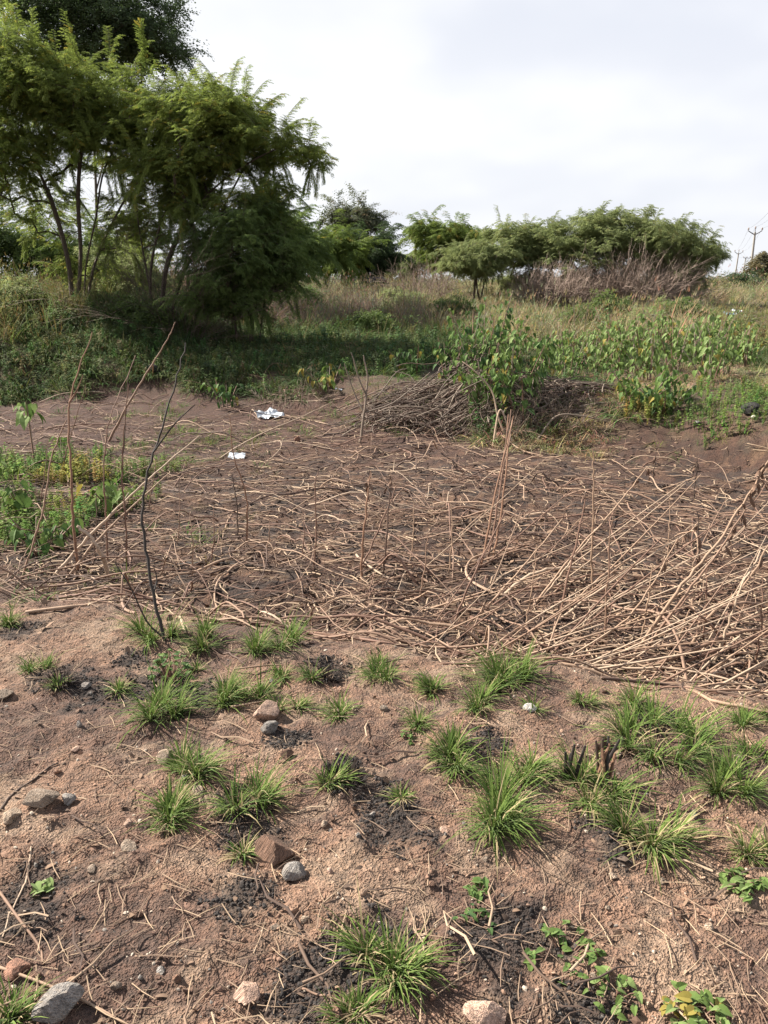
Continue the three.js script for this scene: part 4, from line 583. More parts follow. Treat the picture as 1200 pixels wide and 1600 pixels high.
// the flattened litter: the 240 or so largest as things, the rest as one mass
{
  const r = rngOf(900), gs = () => (r() + r() + r() - 1.5) * 1.15, rest = S.map(() => new MB()), grey = new MB(); let nThing = 0;
  const lay = (x, D, L, ang, cur, rad, lift) => { const p = V(x, 0, -D), pts = [], m = 9; let a = ang; const ph = r() * 6.28, wob = .08 + r() * .22; for (let s = 0; s <= m; s++) { const t = s / m; pts.push(V(p.x, Y(p.x, p.z) + rad * .7 + lift * Math.sin(t * 3.14) + lift * .35 * Math.abs(Math.sin(t * 5 + ph)), p.z)); a += cur / m + Math.sin(t * 7 + ph) * wob / m * 2; p.x += Math.cos(a) * L / m; p.z += Math.sin(a) * L / m * .95; } return pts; };
  for (let k = 0; k < 3100; k++) {
    const D = 2.7 + Math.pow(r(), 1.3) * 11.2, x = (r() * 2 - 1) * (0.53 * D + .5); const e = D - frontEdge(x);
    if (e < -.12 || D > backEdge(x) - .5) continue;
    const leftThin = x < -0.14 * D && D > 4.3 ? (D < 11 ? 0.8 : .6) : 1; if (r() > leftThin) continue; if (e > .7 && fbm2(x * .9 + 60, D * .9, 3) + r() * .5 > .3) continue;
    if (D > 8 && r() < .15) continue; if (x > .33 * D && D > 6.2 && r() < .6) continue;
    if (e < .45 && r() < .4) continue; const L = 0.3 + r() * 1.15, rad = (0.003 + r() * r() * .0078), ang = (e < .6 ? gs() * .75 : gs() * 1.5) + (r() < .5 ? 3.14 : 0) + (x > .3 ? -.2 : .12), cur = gs() * (r() < .3 ? 1.8 : .7);
    const pts = lay(x, D, L, ang, cur, rad, r() * r() * (e > .3 ? .22 : .07));
    if (pts.some(p => -p.z < frontEdge(p.x) - .14)) continue;
    const mi = r() < .24 ? 0 : r() < .4 ? 1 : r() < .5 ? 2 : r() < .65 ? 3 : 4;
    if (nThing < 170 && D < 6.2 && L > .65 && rad > .0045 && Math.abs(x) < .45 * D) { nThing++; top(stemMesh(pts, rad * 1.15, rad * .7, S[mi], 6, 16), 'dry_stick', `${['tan', 'light brown', 'reddish brown', 'dark brown', 'pale bleached'][mi]} stick lying flat ${e < .9 ? 'along the front' : D < 5 ? 'in the near part' : 'in the middle'} of the basin, ${x < -.12 * D ? 'left' : x > .12 * D ? 'right' : 'centre'}`, 'stick', 'flattened stems in the dry basin'); }
    else { if (r() < .35) { const q = pts[3 + Math.floor(r() * 4)], a = ang + (r() < .5 ? .7 : -.7), l = .1 + r() * .3, e2 = V(q.x + Math.cos(a) * l, 0, q.z + Math.sin(a) * l); e2.y = Math.max(q.y, Y(e2.x, e2.z)) + r() * .1; const mdl = q.clone().lerp(e2, .5); mdl.y = Math.max(mdl.y, Y(mdl.x, mdl.z) + .004) + .01; rest[mi].tube([q, mdl, e2], [rad * .7, rad * .6, rad * .4], 4); }
      rest[mi].tube(smooth(pts, 11), t => lerp(rad * 1.1, rad * .65, t) * (1 + .18 * n2(t * 7 + x * 50, D * 50)), 5); }
  }
  for (let k = 0; k < 78; k++) { // thin sticks leaning up to the right
    const D = 3.2 + r() * 2.4, x = (.02 + r() * .46) * D, el = .18 + r() * .7, az = gs() * 1.0, L = .45 + r() * .85, rad = .0032 + r() * .0036, p = V(x, Y(x, -D) - .01, -D), pts = []; if (D < frontEdge(x) + .15) continue; const bend = gs() * .12;
    for (let t = 0; t <= 5; t++) { const f = t / 5; pts.push(V(p.x + Math.cos(el) * Math.cos(az) * L * f, p.y + Math.sin(el) * L * f + bend * f * (1 - f), p.z + Math.sin(az) * L * f * .6)); }
    const mi = [0, 4, 0, 1, 2, 4][Math.floor(r() * 6)]; top(stemMesh(pts, rad, rad * .5, S[mi], 6, 10), 'dry_stick', `${['tan', 'light brown', 'reddish brown', 'dark brown', 'pale bleached'][mi]} thin stick leaning up to the right, ${x > .3 * D ? 'near the right edge' : x > .15 * D ? 'right of centre' : 'near the centre'} of the basin`, 'stick', 'thin leaning sticks'); }
  const mats = S, g = new THREE.Group(); rest.forEach((mb, k) => { if (mb.p.length) { const m = part('stem_layer', mb.geo(), mats[k], g, true); } }); kind(g, 'stem_litter', 'stuff', 'flattened tangle of smaller dead stems covering the basin', 'stem litter');
  // brush pile
  const pc = spot(745, 640), pile = group('brush_pile', 'grey heap of tangled dead stems in front of the leafy clump', 'brush pile', pc);
  const P2 = [new MB(), new MB(), new MB()];
  for (let k = 0; k < 520; k++) {
    const a = r() * 6.283, q = Math.sqrt(r()), cx = pc.x + Math.cos(a) * q * 1.75 + .1, cz = pc.z + Math.sin(a) * q * .8 - .2, hh = .46 * Math.exp(-(((cx - pc.x + .2) / .7) ** 2)) + .12 * (1 - q * .6), an = gs() * 1.3 + (cx < pc.x - .2 ? .35 : -.3), L = .5 + r() * 1.0, pts = [];
    const y0 = r() * hh * (.6 + .6 * (0.5 + n2(cx * 2.2, cz * 2.2))), tl = gs() * .32; for (let s = 0; s <= 6; s++) { const t = s / 6 - .5, x = cx + Math.cos(an) * L * t + .06 * Math.sin(s * 2 + k), z = cz + Math.sin(an) * L * t * .7; pts.push(V(x, Math.max(Y(x, z) + .01, Y(x, z) + y0 + .12 * (1 - 4 * t * t) - .45 * Math.abs(t) * hh + gs() * .015 + t * tl), z)); }
    P2[k % 3].tube(smooth(pts, 10), t => (.0035 + (k % 7) * .0011) * (1 - .4 * t), 5);
  }
  P2.forEach((mb, k) => part('tangled_stem_layer', mb.geo(pc), [M.stemGrey, S[3], M.stemDark][k], pile, true));
  for (const [l, m] of [[[[640, 632], [690, 590, .1], [728, 568, .2], [760, 586, .2], [790, 640, .1]], 0], [[[600, 650], [660, 612, .2], [720, 578, .4], [760, 575, .5]], 0], [[[790, 690], [778, 650, .05], [768, 610, .1], [742, 580, .2], [722, 565, .3]], 1], [[[830, 660], [880, 685, .0], [930, 700, -.1]], 0], [[[850, 640], [895, 668, 0], [945, 690, -.1]], 0], [[[835, 615], [860, 628, 0], [882, 622, 0]], 1], [[[905, 640], [930, 655, 0], [960, 690, 0]], 0], [[[660, 660], [700, 600, .1], [750, 590, .2], [765, 660, .1]], 0], [[[690, 670], [715, 610, .0], [745, 585, .2], [752, 640, .1], [748, 680, 0]], 0], [[[620, 668], [680, 640, .1], [730, 605, .3]], 0], [[[640, 680], [700, 650, .1], [760, 640, .1], [810, 690, 0]], 0], [[[840, 690], [870, 650, .1], [910, 650, .1], [950, 680, 0]], 0], [[[770, 700], [782, 640, 0], [800, 690, -.1]], 1]]) {
    const b = spot(l[0][0], l[0][1]); b.y += .01; const q = [b, ...l.slice(1).map(([x, y, d]) => { const p = at(x, y, -b.z + d); p.y = Math.max(p.y, Y(p.x, p.z) + .02); return p; })]; part('arched_stem', new MB().tube(smooth(q, 16), t => lerp(.015, .007, t) * (1 + .15 * n2(t * 8, l[0][0])), 6).geo(pc), m ? M.stems[4] : M.stemGrey, pile);
  }
}
dryBrush('thin greyish dead brush hanging at the right end of the brush pile', 880, 665, -spot(880, 665).z, .9, .34, 30, M.dryBrown, 67, 0, 'dry_bush');
dryBrush('fine brown dead weeds at the foot of the leafy clump', 800, 675, -spot(800, 675).z, .8, .55, 50, M.dryDark, 68);
dryBrush('thin dry weeds standing left of the brush pile', 455, 640, -spot(455, 640).z, 1.4, .5, 26, M.dryBrown, 69);

// fine litter: twigs, dead leaves, crumbs of soil and gravel (uncountable)
{
  const r = rngOf(950), dm = new THREE.Object3D(), cc = new THREE.Color();
  const twig = new MB(); twig.tube([V(-.5, 0, 0), V(-.15, .03, .05), V(.2, .01, -.03), V(.5, .02, .06)], [.022, .02, .018, .01], 4, false); const twigG = twig.geo();
  const flake = (() => { const mb = new MB(), a = [], b = []; for (let s = 0; s <= 3; s++) { const t = s / 3, w = .24 * Math.sin(.25 + t * 2.7); a.push(V(t - .5, .12 * Math.sin(t * 3) + .12, w)); b.push(V(t - .5, .12 * Math.sin(t * 3) + .02, -w)); } mb.strip(a, b); return mb.geo(); })();
  const crumb = (() => { const g = new THREE.IcosahedronGeometry(.5, 0), p = g.attributes.position; const k = {}; for (let i = 0; i < p.count; i++) { const id = [p.getX(i), p.getY(i), p.getZ(i)].map(v => v.toFixed(3)).join(); const s = k[id] ??= 0.7 + r() * .5; p.setXYZ(i, p.getX(i) * s, p.getY(i) * s * .75, p.getZ(i) * s); } g.computeVertexNormals(); return g; })();
  const scatter = (name, label, cat, geo, mat, n, fn) => { const A = []; for (let k = 0; k < n; k++) { const q = fn(r); if (q) A.push(q); } const im = shade(new THREE.InstancedMesh(geo, mat, A.length)); A.forEach(([x, D, s, c, sy = s, tilt = .3], k) => { dm.position.set(x, Y(x, -D) + sy * .08, -D); dm.rotation.set((r() - .5) * tilt, r() * 6.283, (r() - .5) * tilt); dm.scale.set(s, sy, s); dm.updateMatrix(); im.setMatrixAt(k, dm.matrix); cc.setRGB(...c); im.setColorAt(k, cc); }); kind(im, name, 'stuff', label, cat); };
  scatter('twig_litter', 'small broken twigs strewn over the soil', 'twigs', twigG, M.dull, 16000, r => { const D = 1.2 * Math.exp(r() * Math.log(12.5 / 1.2)), x = (r() * 2 - 1) * (.56 * D + .4), bs = basin(x, D); if (r() > .02 + bs * .9) return; const t = r(); return [x, D, .05 + r() * .16 * (bs > .3 ? 1.4 : 1), mixc(t < .4 ? [.07, .045, .035] : [.2, .13, .09], t < .4 ? [.13, .085, .06] : [.38, .28, .19], r())]; });
  scatter('leaf_litter', 'curled brown dead leaves on the soil', 'dead leaves', flake, M.dull, 17000, r => { const D = 1.2 * Math.exp(r() * Math.log(12 / 1.2)), x = (r() * 2 - 1) * (.56 * D + .4), bs = basin(x, D), cl = fbm2(x * 1.5, D * 1.5 + 40, 3); if (r() > .05 + bs * .7 * sst(-.2, .2, cl)) return; return [x, D, D < 3.2 ? .012 + r() * .018 : .02 + r() * .045, mixc([.06, .04, .03], [.22, .14, .09], r()), undefined, 1.4]; });
  scatter('soil_crumb', 'crumbs and clods of dry soil', 'soil', crumb, M.dull, 60000, r => { const D = 1.0 * Math.exp(r() * Math.log(6.5)), x = (r() * 2 - 1) * (.54 * D + .3), cl = fbm2(x * 3 + 7, D * 3, 3); if (r() > .35 + cl) return; const g = groundColor(x, D), v = .75 + r() * .5; const s = .0035 + .011 * Math.pow(r(), 4); return [x, D, s * (r() < .03 ? 2.4 : 1), g.map(q => clamp(q * v)), s * .8, 3]; });
  scatter('gravel', 'small pale and grey gravel bits on the soil', 'gravel', crumb, M.dull, 1500, r => { const D = 1.1 * Math.exp(r() * Math.log(5)), x = (r() * 2 - 1) * (.54 * D + .3); const t = r(), s = .005 + .014 * r() * r(); return [x, D, s, t < .4 ? [.4, .33, .26] : t < .7 ? [.3, .19, .13] : [.17, .15, .13], s * .8, 3]; });
  scatter('char_debris', 'black charred bits in the burnt patches', 'char', crumb, M.dull, 14000, r => { const [cx, cD, R] = charSpots[Math.floor(r() * charSpots.length)], a = r() * 6.283, q = Math.sqrt(r()) * R * 1.3, x = cx + Math.cos(a) * q, D = cD + Math.sin(a) * q; if (r() > charAt(x, D) + .08) return; const s = .004 + .014 * r() * r(); return [x, D, s, mixc([.012, .01, .01], [.05, .04, .035], r()), s * .9, 3]; });
  const straw = new MB().tube([V(-.5, 0, 0), V(0, .015, .03), V(.5, .01, -.01)], [.014, .016, .01], 4, false).geo();
  scatter('dry_straw', 'short straw bits lying on the sandy soil', 'straw', straw, M.dull, 2600, r => { const D = 1.1 * Math.exp(r() * Math.log(4)), x = (r() * 2 - 1) * (.54 * D + .3); return [x, D, .03 + r() * .08, mixc([.14, .09, .065], [.4, .29, .19], r())]; });
}

// ---------------------------------------------------------------- grass tufts in the foreground
function tuft(label, px, py, wpx, hpx, seed, o = {}) {
  const p = spot(px, py), k = p.distanceTo(EYE) / F, R = wpx * k * .56, hh = hpx * k * .82, r = rngOf(seed * 77 + 5), mb = new MB(), dry = new MB(); const n = Math.round((o.n || 150) * 1.5 * clamp(wpx / 90, .45, 2.2));
  const core = R * (o.core || .5), subs = []; const ns = o.ring ? 9 : Math.max(1, Math.round(wpx / 38)); for (let s = 0; s < ns; s++) { const a = o.ring ? s / ns * 6.283 : r() * 6.283, q = o.ring ? core * (0.8 + .25 * r()) : core * Math.sqrt(r()) * .95; subs.push([Math.cos(a) * q, Math.sin(a) * q]); }
  for (let i = 0; i < n; i++) {
    const [sx, sz] = subs[i % ns], a = r() * 6.283, bq = r() * .018, x = sx + Math.cos(a) * bq * 1.5, z = sz + Math.sin(a) * bq * 1.5; const b = V(x, Y(p.x + x, p.z + z) - p.y - .006, z); const outA = Math.atan2(z, x), a2 = r() < .55 ? a : outA + (r() - .5) * 1.2, L = Math.hypot(hh, R * .5) * (0.3 + r() * r() * 1.1 + .15), ste = 1.55 - r() * r() * 1.1; const t = r();
    const col = t < .1 * (o.dry || 1) ? [.36, .29, .16] : mixc([.055, .105, .02], [.155, .215, .05], r()); blade(t < .1 * (o.dry || 1) ? dry : mb, b, V(Math.cos(a2), 0, Math.sin(a2)), L, .0034 + r() * .0024, ste, (0.5 + r() * 1.3), col, 4);
  }
  for (let i = 0; i < n * .3; i++) { const [sx, sz] = subs[i % ns], a = r() * 6.283, q = r() * .03, x = sx + Math.cos(a) * q, z = sz + Math.sin(a) * q; blade(dry, V(x, Y(p.x + x, p.z + z) - p.y + .002, z), V(Math.cos(a), 0, Math.sin(a)), .03 + r() * .06, .004, .9 - r() * .8, r() * .6, mixc([.14, .095, .06], [.36, .28, .17], r()), 2); }
  const g = group('grass_tuft', label, 'grass tuft', p, o.grp); part('green_blades', mb.geo(), M.bladeV, g, true); if (dry.p.length) part('dry_blades', dry.geo(), M.bladeV, g, true);
  if (o.char) { const c = new MB(); for (let i = 0; i < 160 * o.char; i++) { const a = r() * 6.283, q = Math.sqrt(r()) * R * .6, x = Math.cos(a) * q + (o.cx || 0), z = Math.sin(a) * q + (o.cz || 0); blade(c, V(x, Y(p.x + x, p.z + z) - p.y - .004, z), V(Math.cos(a), 0, Math.sin(a)), .025 + r() * .05, .006, 1.5 - r() * .9, r() * 1.2, mixc([.012, .01, .01], [.05, .035, .028], r()), 2); } part('charred_stubble', c.geo(), M.bladeV, g, true); }
  return g;
}
[
  ['small tuft at the far left, upper of the pair in the burnt patch', 62, 1052, 66, 26], ['small tuft at the far left, lower of the pair in the burnt patch', 96, 1076, 50, 24, { char: 1 }], ['tuft at the left edge by the first dead stems', 12, 968, 55, 34], ['tuft behind the charred sapling among the stems', 240, 992, 110, 60], ['tuft at the basin edge right of the charred sapling', 325, 1008, 110, 46], ['left half of the long tuft at the basin edge', 392, 1010, 100, 48], ['tallest tuft of the basin edge on the left', 446, 1012, 74, 60],
  ['spreading tuft at the foot of the charred sapling, lower left', 246, 1126, 110, 74, { n: 190 }], ['upright tuft right of the leafy creeper', 332, 1100, 90, 62, { n: 180 }], ['bright tuft above the pink stone', 392, 1090, 70, 56], ['low tuft touching the pink stone on its right', 452, 1106, 70, 26], ['tiny tuft in the burnt patch left of the charred sapling', 182, 1082, 36, 34], ['tiny tuft between the charred sapling and the basin edge', 310, 1040, 34, 20], ['small tuft above the pink stone towards the centre', 448, 1062, 48, 30], ['small tuft beside the charred stubble near the centre', 498, 1062, 44, 40, { char: 1, cx: .03, cz: -.02 }], ['round tuft right of the pink stone', 540, 1112, 74, 44],
  ['round tuft with a stone on its left side', 284, 1210, 104, 70, { n: 190 }], ['arching tuft below the tan stone', 388, 1262, 100, 70, { char: .8 }], ['tuft half burnt into black stubble, centre left', 505, 1226, 66, 50, { char: 1.4, cx: .075, cz: .0 }], ['dense tuft at the lower left with pale seedlings', 256, 1290, 120, 54, { n: 190 }],
  ['low tuft at the basin edge, centre', 606, 1060, 96, 40], ['low tuft right of the centre basin edge', 690, 1082, 92, 42], ['large tuft at the basin edge right of the centre', 792, 1072, 135, 70, { n: 200 }], ['tuft adjoining the large basin-edge tuft on its lower left', 748, 1102, 90, 50], ['small tuft by the white stone', 846, 1112, 48, 30], ['small flat tuft between the white stone and the big right tuft', 906, 1096, 58, 26], ['small dark tuft left of the big central tuft', 655, 1130, 58, 36], ['burnt-topped tuft behind the big central tuft', 716, 1190, 110, 60, { char: 1, n: 170 }], ['big dark green tuft in the centre foreground', 774, 1282, 130, 105, { n: 210 }], ['tuft leaning on the back of the big central tuft', 800, 1215, 110, 62, { n: 170 }],
  ['biggest ring-shaped tuft on the right, burnt in its middle', 1030, 1162, 160, 74, { n: 210, ring: 1, char: 1.2, core: .62 }], ['upright tuft at the back of the ring-shaped tuft', 992, 1098, 66, 50], ['fountain-like tuft right of the ring-shaped tuft', 1142, 1238, 120, 66, { n: 200 }], ['tuft at the right edge above the fountain-like tuft', 1184, 1182, 60, 44], ['loose tuft behind the fountain-like tuft', 1160, 1142, 84, 30], ['dull tuft around the broken charred stalks', 920, 1246, 150, 60, { n: 170, dry: 2, char: .6 }], ['wide dull tuft below the broken charred stalks', 1010, 1320, 150, 74, { n: 190, dry: 2.5 }], ['dark tuft in the lower middle foreground', 605, 1510, 135, 80, { n: 170, dry: 2 }],
  ['tuft in the bottom left corner', 14, 1588, 80, 70, { n: 150 }], ['half-dry tuft at the right edge', 1172, 1330, 90, 50, { dry: 4 }], ['tiny sprig of grass right of the black stubble', 636, 1250, 44, 30], ['thin tuft on the sandy soil left of the leaning stems', 590, 1042, 36, 20], ['small tuft at the right edge under the dead stems', 1190, 1118, 50, 26], ['small tuft in the lower left beside the big rock', 372, 1330, 50, 40, { dry: 2 }], ['straggly tuft at the bottom left of the centre', 560, 1590, 90, 40, { dry: 2 }],
].forEach(([lab, px, py, w, h, o], k) => tuft(lab, px, py, w, h, k + 1, o));

// ---------------------------------------------------------------- leafy creeper, herbs, stubs
function herb(label, p, R, h, n, leaf, seed, tones, o = {}) {
  const r = rngOf(seed), g = group(o.name || 'small_herb', label, 'herb', p), st = new MB();
  for (let k = 0; k < n; k++) { const a = r() * 6.283, q = Math.sqrt(r()) * R, y = h * (0.25 + r() * .75) * (1 - .5 * q / R), x = Math.cos(a) * q, z = Math.sin(a) * q, gy = Y(p.x + x, p.z + z) - p.y; st.tube([V(x * .3, gy * .3 - .01, z * .3), V(x * .7, gy + y * .7, z * .7), V(x, gy + y, z)], [.0022, .002, .0014], 4, false); for (let c = 0; c < 2; c++) { const m = part('leaf', hearts[Math.floor(r() * 3)], M.broad[tones[Math.floor(r() * tones.length)]], g); m.position.set(x, gy + y, z); m.rotation.set((r() - .5) * .8, r() * 6.283, .25 - r() * .6, 'YZX'); m.scale.setScalar(leaf * (.6 + r() * .7)); } }
  part('stalks', st.geo(), M.stems[2], g, true); return g;
}
herb('leafy dark creeper wrapped round the foot of the charred sapling', spot(268, 1062), .1, .17, 46, .026, 960, [3, 0, 1], { name: 'creeper' });
herb('small round-leaved herb at the right edge below the half-dry tuft', spot(1158, 1392), .055, .03, 30, .024, 961, [2, 1]);
herb('round-leaved herb at the bottom right', spot(1085, 1590), .07, .04, 34, .028, 962, [2, 1, 4]);
herb('small herb patch in the lower right foreground', spot(880, 1500), .09, .035, 30, .024, 963, [1, 0]);
herb('tiny herb in the middle of the lower foreground', spot(748, 1396), .03, .03, 12, .022, 964, [0, 1]);
herb('tiny pale herb at the lower left edge', spot(66, 1386), .025, .04, 8, .03, 965, [2]);
herb('pale seedlings growing in the dense lower left tuft', spot(278, 1266), .04, .05, 8, .036, 966, [2, 2, 1]);
herb('sparse herb patch near the lower right corner', spot(960, 1560), .06, .03, 18, .022, 967, [1, 2]);
herb('tiny herb under the small dark tuft', spot(640, 1160), .03, .025, 10, .018, 968, [0, 1]);
herb('tiny herb right of the dark lower tuft', spot(740, 1450), .05, .03, 12, .022, 969, [0, 3]);
for (const [lab, px, py, n, sp_, h, mat, seed] of [['cluster of broken burnt stalks sticking up right of the big central tuft', 936, 1216, 9, .035, .16, null, 971], ['pair of thin burnt stalks left of the broken stalk cluster', 890, 1218, 4, .03, .13, M.charred, 972]]) {
  const p = spot(px, py), g = group('burnt_stalks', lab, 'burnt stalks', p), r = rngOf(seed);
  for (let k = 0; k < n; k++) { const a = r() * 6.283, q = r() * sp_, x = Math.cos(a) * q, z = Math.sin(a) * q, l = h * (.5 + r() * .6), le = V((r() - .35) * .45 * l, l, (r() - .5) * .4 * l); part('stalk', new MB().tube([V(x, -.02, z), V(x + le.x * .5, l * .5, z + le.z * .5), V(x + le.x, l, z + le.z)], [.0065, .006, .004], 6).geo(), mat || [M.stemRed, M.charred, M.stemDark][k % 3], g); }
}
stem('thin charred stalk standing in the big central tuft', [[765, 1200], [764, 1160, 0], [763, 1125, 0]], .003, .0015, M.charred, { name: 'charred_stalk', cat: 'stalk' });
// loose sticks on the near soil
const flat = (label, list, r0, r1, mat) => { const pts = list.map(([a, b]) => { const p = spot(a, b); p.y += r0 * .8; return p; }), q = smooth(pts, 18); q.forEach(p => { p.y = Math.max(Y(p.x, p.z) + r0 * .6, p.y); }); top(stemMesh(q, r0, r1, mat, 6), 'fallen_stick', label, 'stick'); };
flat('dark curved stick lying at the left edge of the near soil', [[0, 1272], [22, 1243], [50, 1220], [92, 1200]], .0045, .0025, M.stemDark);
flat('pale stick lying across the bottom left corner', [[0, 1524], [70, 1550], [140, 1578], [200, 1602]], .004, .003, S[0]);
flat('thin pale stick below the dark lower tuft', [[470, 1545], [540, 1572], [600, 1590]], .003, .002, S[1]);
flat('grey stick crossing the lower left under the dead stems', [[0, 1395], [30, 1440], [62, 1480], [68, 1510]], .004, .003, S[1]);
flat('thin stick lying lower left, crossing the grey one', [[52, 1330], [40, 1380], [20, 1420], [5, 1470]], .003, .002, S[4]);
flat('dark stick lying by the front of the basin right of the sapling', [[300, 1002], [345, 1018], [385, 1042]], .006, .004, S[3]);
flat('long stick at the very front of the stems, lower right', [[905, 1040], [1000, 1070], [1110, 1100], [1200, 1120]], .009, .006, S[0]);
flat('dark stick lying parallel under the long front stick', [[940, 1062], [1060, 1078], [1200, 1098]], .008, .006, S[3]);
flat('reddish stick lying at the front of the basin, centre right', [[470, 985], [600, 1010], [720, 1030], [830, 1042]], .008, .005, S[2]);
flat('pale stick along the basin front, left of the centre', [[40, 958], [130, 950], [240, 958], [330, 975]], .009, .006, S[0]);
flat('bleached arched stick crossing behind the charred sapling', [[140, 950], [190, 938], [250, 956], [290, 995]], .008, .006, S[4]);
flat('charred stick lying across the centre left of the basin', [[270, 884], [340, 888], [410, 893]], .012, .009, M.charred);

// ---------------------------------------------------------------- stones and litter
const stoneMat = (r, g, b) => new THREE.MeshStandardMaterial({ color: C(r, g, b), map: soilCol, bumpMap: soilBump, bumpScale: .01, roughness: .95 });
const SM = { pink: stoneMat(.62, .42, .32), grey: stoneMat(.33, .3, .275), tan: stoneMat(.55, .42, .31), white: stoneMat(.75, .71, .66), brown: stoneMat(.24, .14, .095), dark: stoneMat(.022, .02, .019), dull: stoneMat(.36, .28, .215), red: stoneMat(.36, .19, .13) };
function stone(label, px, py, wpx, hpx, mat, seed, sink = .25, name = 'stone', cat = 'stone', grp) {
  const p = spot(px, py), k = p.distanceTo(EYE) / F, w = wpx * k, h = hpx * k; let g = new THREE.IcosahedronGeometry(1, 5); const a = g.attributes.position, v = V(), r = rngOf(seed), pl = []; for (let i = 0; i < 11; i++) pl.push([V(r() - .5, r() - .5, r() - .5).normalize(), .5 + r() * .32]);
  for (let i = 0; i < a.count; i++) { v.fromBufferAttribute(a, i).normalize(); let m = 1; for (const [n, d] of pl) { const q = v.dot(n); if (q > .05) m = Math.min(m, d / q); } m *= 1 + .06 * fbm3(v.x * 2.2 + seed, v.y * 2.2, v.z * 2.2, 4); v.multiplyScalar(m); a.setXYZ(i, v.x * w * .58, v.y * h * .62, v.z * w * .48); }
  const uv = g.attributes.uv; for (let i = 0; i < a.count; i++) uv.setXY(i, (a.getX(i) + a.getY(i) * .6) * 2.6 + seed * .37, (a.getZ(i) - a.getY(i) * .7) * 2.6); g = toCreasedNormals(g, .42);
  const m = shade(new THREE.Mesh(g, SM[mat])); m.position.set(p.x, p.y + h * .55 * (1 - sink) - h * .1, p.z); m.rotation.y = r() * 3; return top(m, name, label, cat, grp);
}
[['black charred lump in the shaded green grass at mid distance', 556, 512, 22, 16, 'dark', .1], ['pinkish angular stone, largest on the sandy foreground', 418, 1122, 44, 34, 'pink', .15], ['smooth grey stone in front of the pinkish one', 423, 1144, 28, 20, 'grey', .2], ['tan stone on the left side of the round tuft', 258, 1190, 28, 24, 'tan', .15], ['flat dull stone half buried at the left', 66, 1264, 44, 20, 'dull', .5], ['small grey stone right of the flat one', 108, 1258, 22, 16, 'grey', .3], ['small brown stone near the arching tuft', 448, 1190, 22, 14, 'brown', .35], ['white stone by the small tuft', 828, 1116, 20, 13, 'white', .2], ['brown brick-like stone behind the burnt stalks', 934, 1170, 30, 22, 'brown', .2], ['flat tan stone between the lower left tufts', 308, 1242, 22, 10, 'tan', .5], ['pale flat stone at the left, above the tuft pair', 8, 1094, 26, 12, 'dull', .5], ['large dull rock in the lower middle left', 428, 1340, 56, 44, 'brown', .45], ['grey stone below the large dull rock', 462, 1372, 34, 24, 'grey', .3], ['broad grey stone in the bottom left corner', 96, 1590, 56, 34, 'grey', .4], ['reddish stone near the bottom left', 30, 1526, 34, 20, 'red', .35], ['pink stone at the bottom, left of the centre', 385, 1566, 36, 24, 'pink', .35], ['pale pink flat stone at the bottom centre', 758, 1592, 52, 28, 'pink', .4], ['brown clod by the bottom edge, left of the pink stone', 525, 1588, 24, 16, 'brown', .3], ['small tan stone at the left edge of the near soil', 20, 1285, 34, 18, 'tan', .5], ['round brown lump on the basin floor beyond the white litter', 466, 692, 11, 10, 'red', .1], ['blackish stone on the green right bank', 1172, 652, 28, 18, 'dark', .1], ['white pebble beside the blackish stone', 1178, 660, 10, 6, 'white', .2], ['black charred lump at the foot of the left bank', 240, 588, 20, 16, 'dark', .1], ['pale stone lying in the weeds at the left edge', 6, 468, 26, 10, 'white', .1], ['small pale stone in the soil, right of the central tufts', 965, 1185, 12, 7, 'tan', .3], ['small dull stone in the soil left of the big rock', 205, 1330, 26, 14, 'dull', .4], ['little grey stone left of the fountain-like tuft', 1085, 1276, 14, 9, 'grey', .3], ['white pebble at the right edge of the basin', 1088, 663, 9, 6, 'white', .2]].forEach(([l, a, b, w, h, m, s], k) => stone(l, a, b, w, h, m, 300 + k, s));
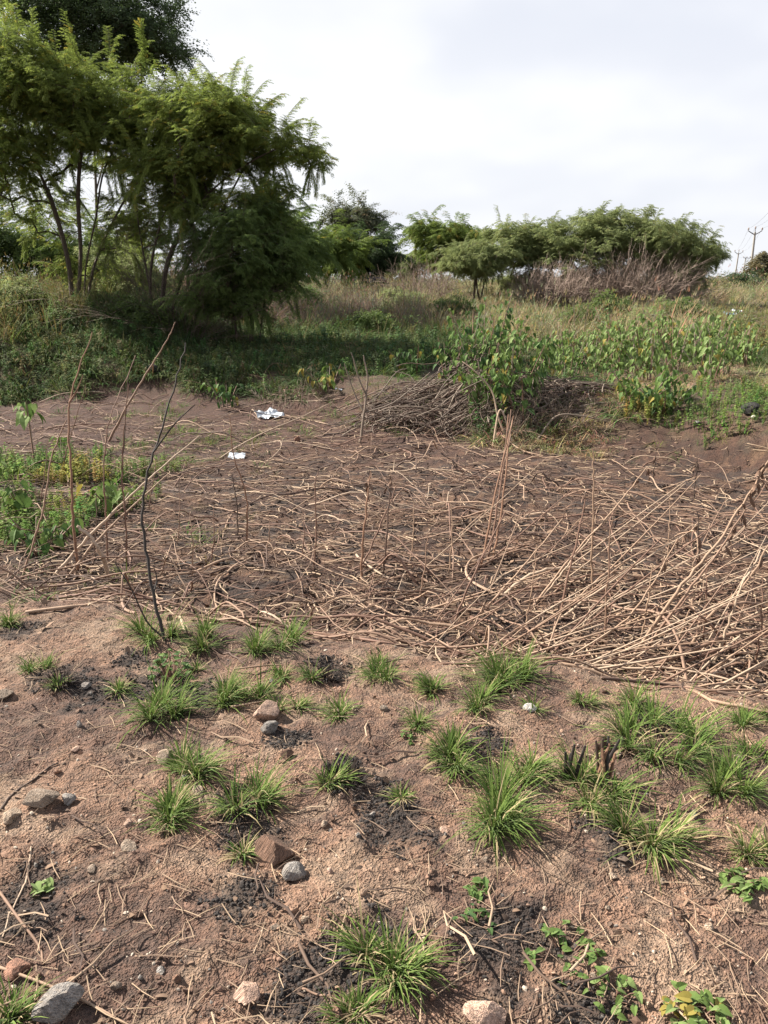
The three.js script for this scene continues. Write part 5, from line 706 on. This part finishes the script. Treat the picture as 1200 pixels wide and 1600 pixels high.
{ const r = rngOf(990); for (let k = 0; k < 46; k++) { const px = 20 + r() * 1160, py = 1060 + Math.pow(r(), .8) * 520; stone(`little ${['dull', 'brown', 'tan', 'pink', 'grey'][k % 5]} pebble lying loose on the ${px < 400 ? 'left' : px < 800 ? 'middle' : 'right'} of the sandy foreground`, px, py, 7 + r() * 9, 5 + r() * 5, ['dull', 'brown', 'tan', 'pink', 'grey'][k % 5], 400 + k, .3, 'pebble', 'pebble', 'loose pebbles on the foreground soil'); } }
M.sheet = new THREE.MeshPhysicalMaterial({ color: C(.5, .54, .58), roughness: .35, transmission: .15, thickness: 0, side: THREE.DoubleSide }); M.blueSheet = new THREE.MeshStandardMaterial({ color: C(.16, .28, .36), roughness: .5, side: THREE.DoubleSide }); M.redBit = new THREE.MeshStandardMaterial({ color: C(.45, .12, .05), roughness: .6, side: THREE.DoubleSide });
function sheet(name, label, px, py, w, d, mat, seed, lift = .05, yaw = 0) {
  const p = spot(px, py), g = new THREE.PlaneGeometry(w, d, 22, 18).rotateX(-Math.PI / 2), a = g.attributes.position;
  for (let i = 0; i < a.count; i++) { const x = a.getX(i), z = a.getZ(i), n = fbm2(x * 4 + seed, z * 4, 2), n1 = Math.abs(fbm2(x * 9 - seed, z * 9 + 5, 1)); const e = 1 + .25 * fbm2(x * 3 + 2 * seed, z * 3, 2); a.setXYZ(i, x * e, Math.max(.008, lift * (.55 + n * 1.1 + n1 * .9)) + (z < 0 ? -z * .3 : 0), z * e); }
  g.computeVertexNormals(); const m = shade(new THREE.Mesh(g, mat)); m.position.copy(p); m.rotation.y = yaw; return top(m, name, label, 'litter');
}
sheet('plastic_sheet', 'crumpled white plastic sheet at the back of the basin', 420, 652, .36, .34, M.sheet, 3, .07, .5);
sheet('plastic_scrap', 'small white plastic scrap on the stems in the left of the basin', 370, 716, .2, .16, M.sheet, 5, .025, 0);
sheet('plastic_scrap', 'white scrap of rubbish on the right bank', 1150, 492, .3, .25, M.sheet, 7, .14, 0);
sheet('plastic_scrap', 'pale blue plastic scrap beside the white one on the right bank', 1141, 498, .36, .28, M.blueSheet, 9, .16, 0);
sheet('rubbish_scrap', 'red-orange scrap in the leafy row on the right', 1164, 568, .16, .12, M.redBit, 11, .12, 0);
sheet('plastic_scrap', 'tiny white scrap in shade behind the plastic sheet', 530, 612, .12, .08, M.sheet, 13, .04, 0);

renderer.render(scene, camera);
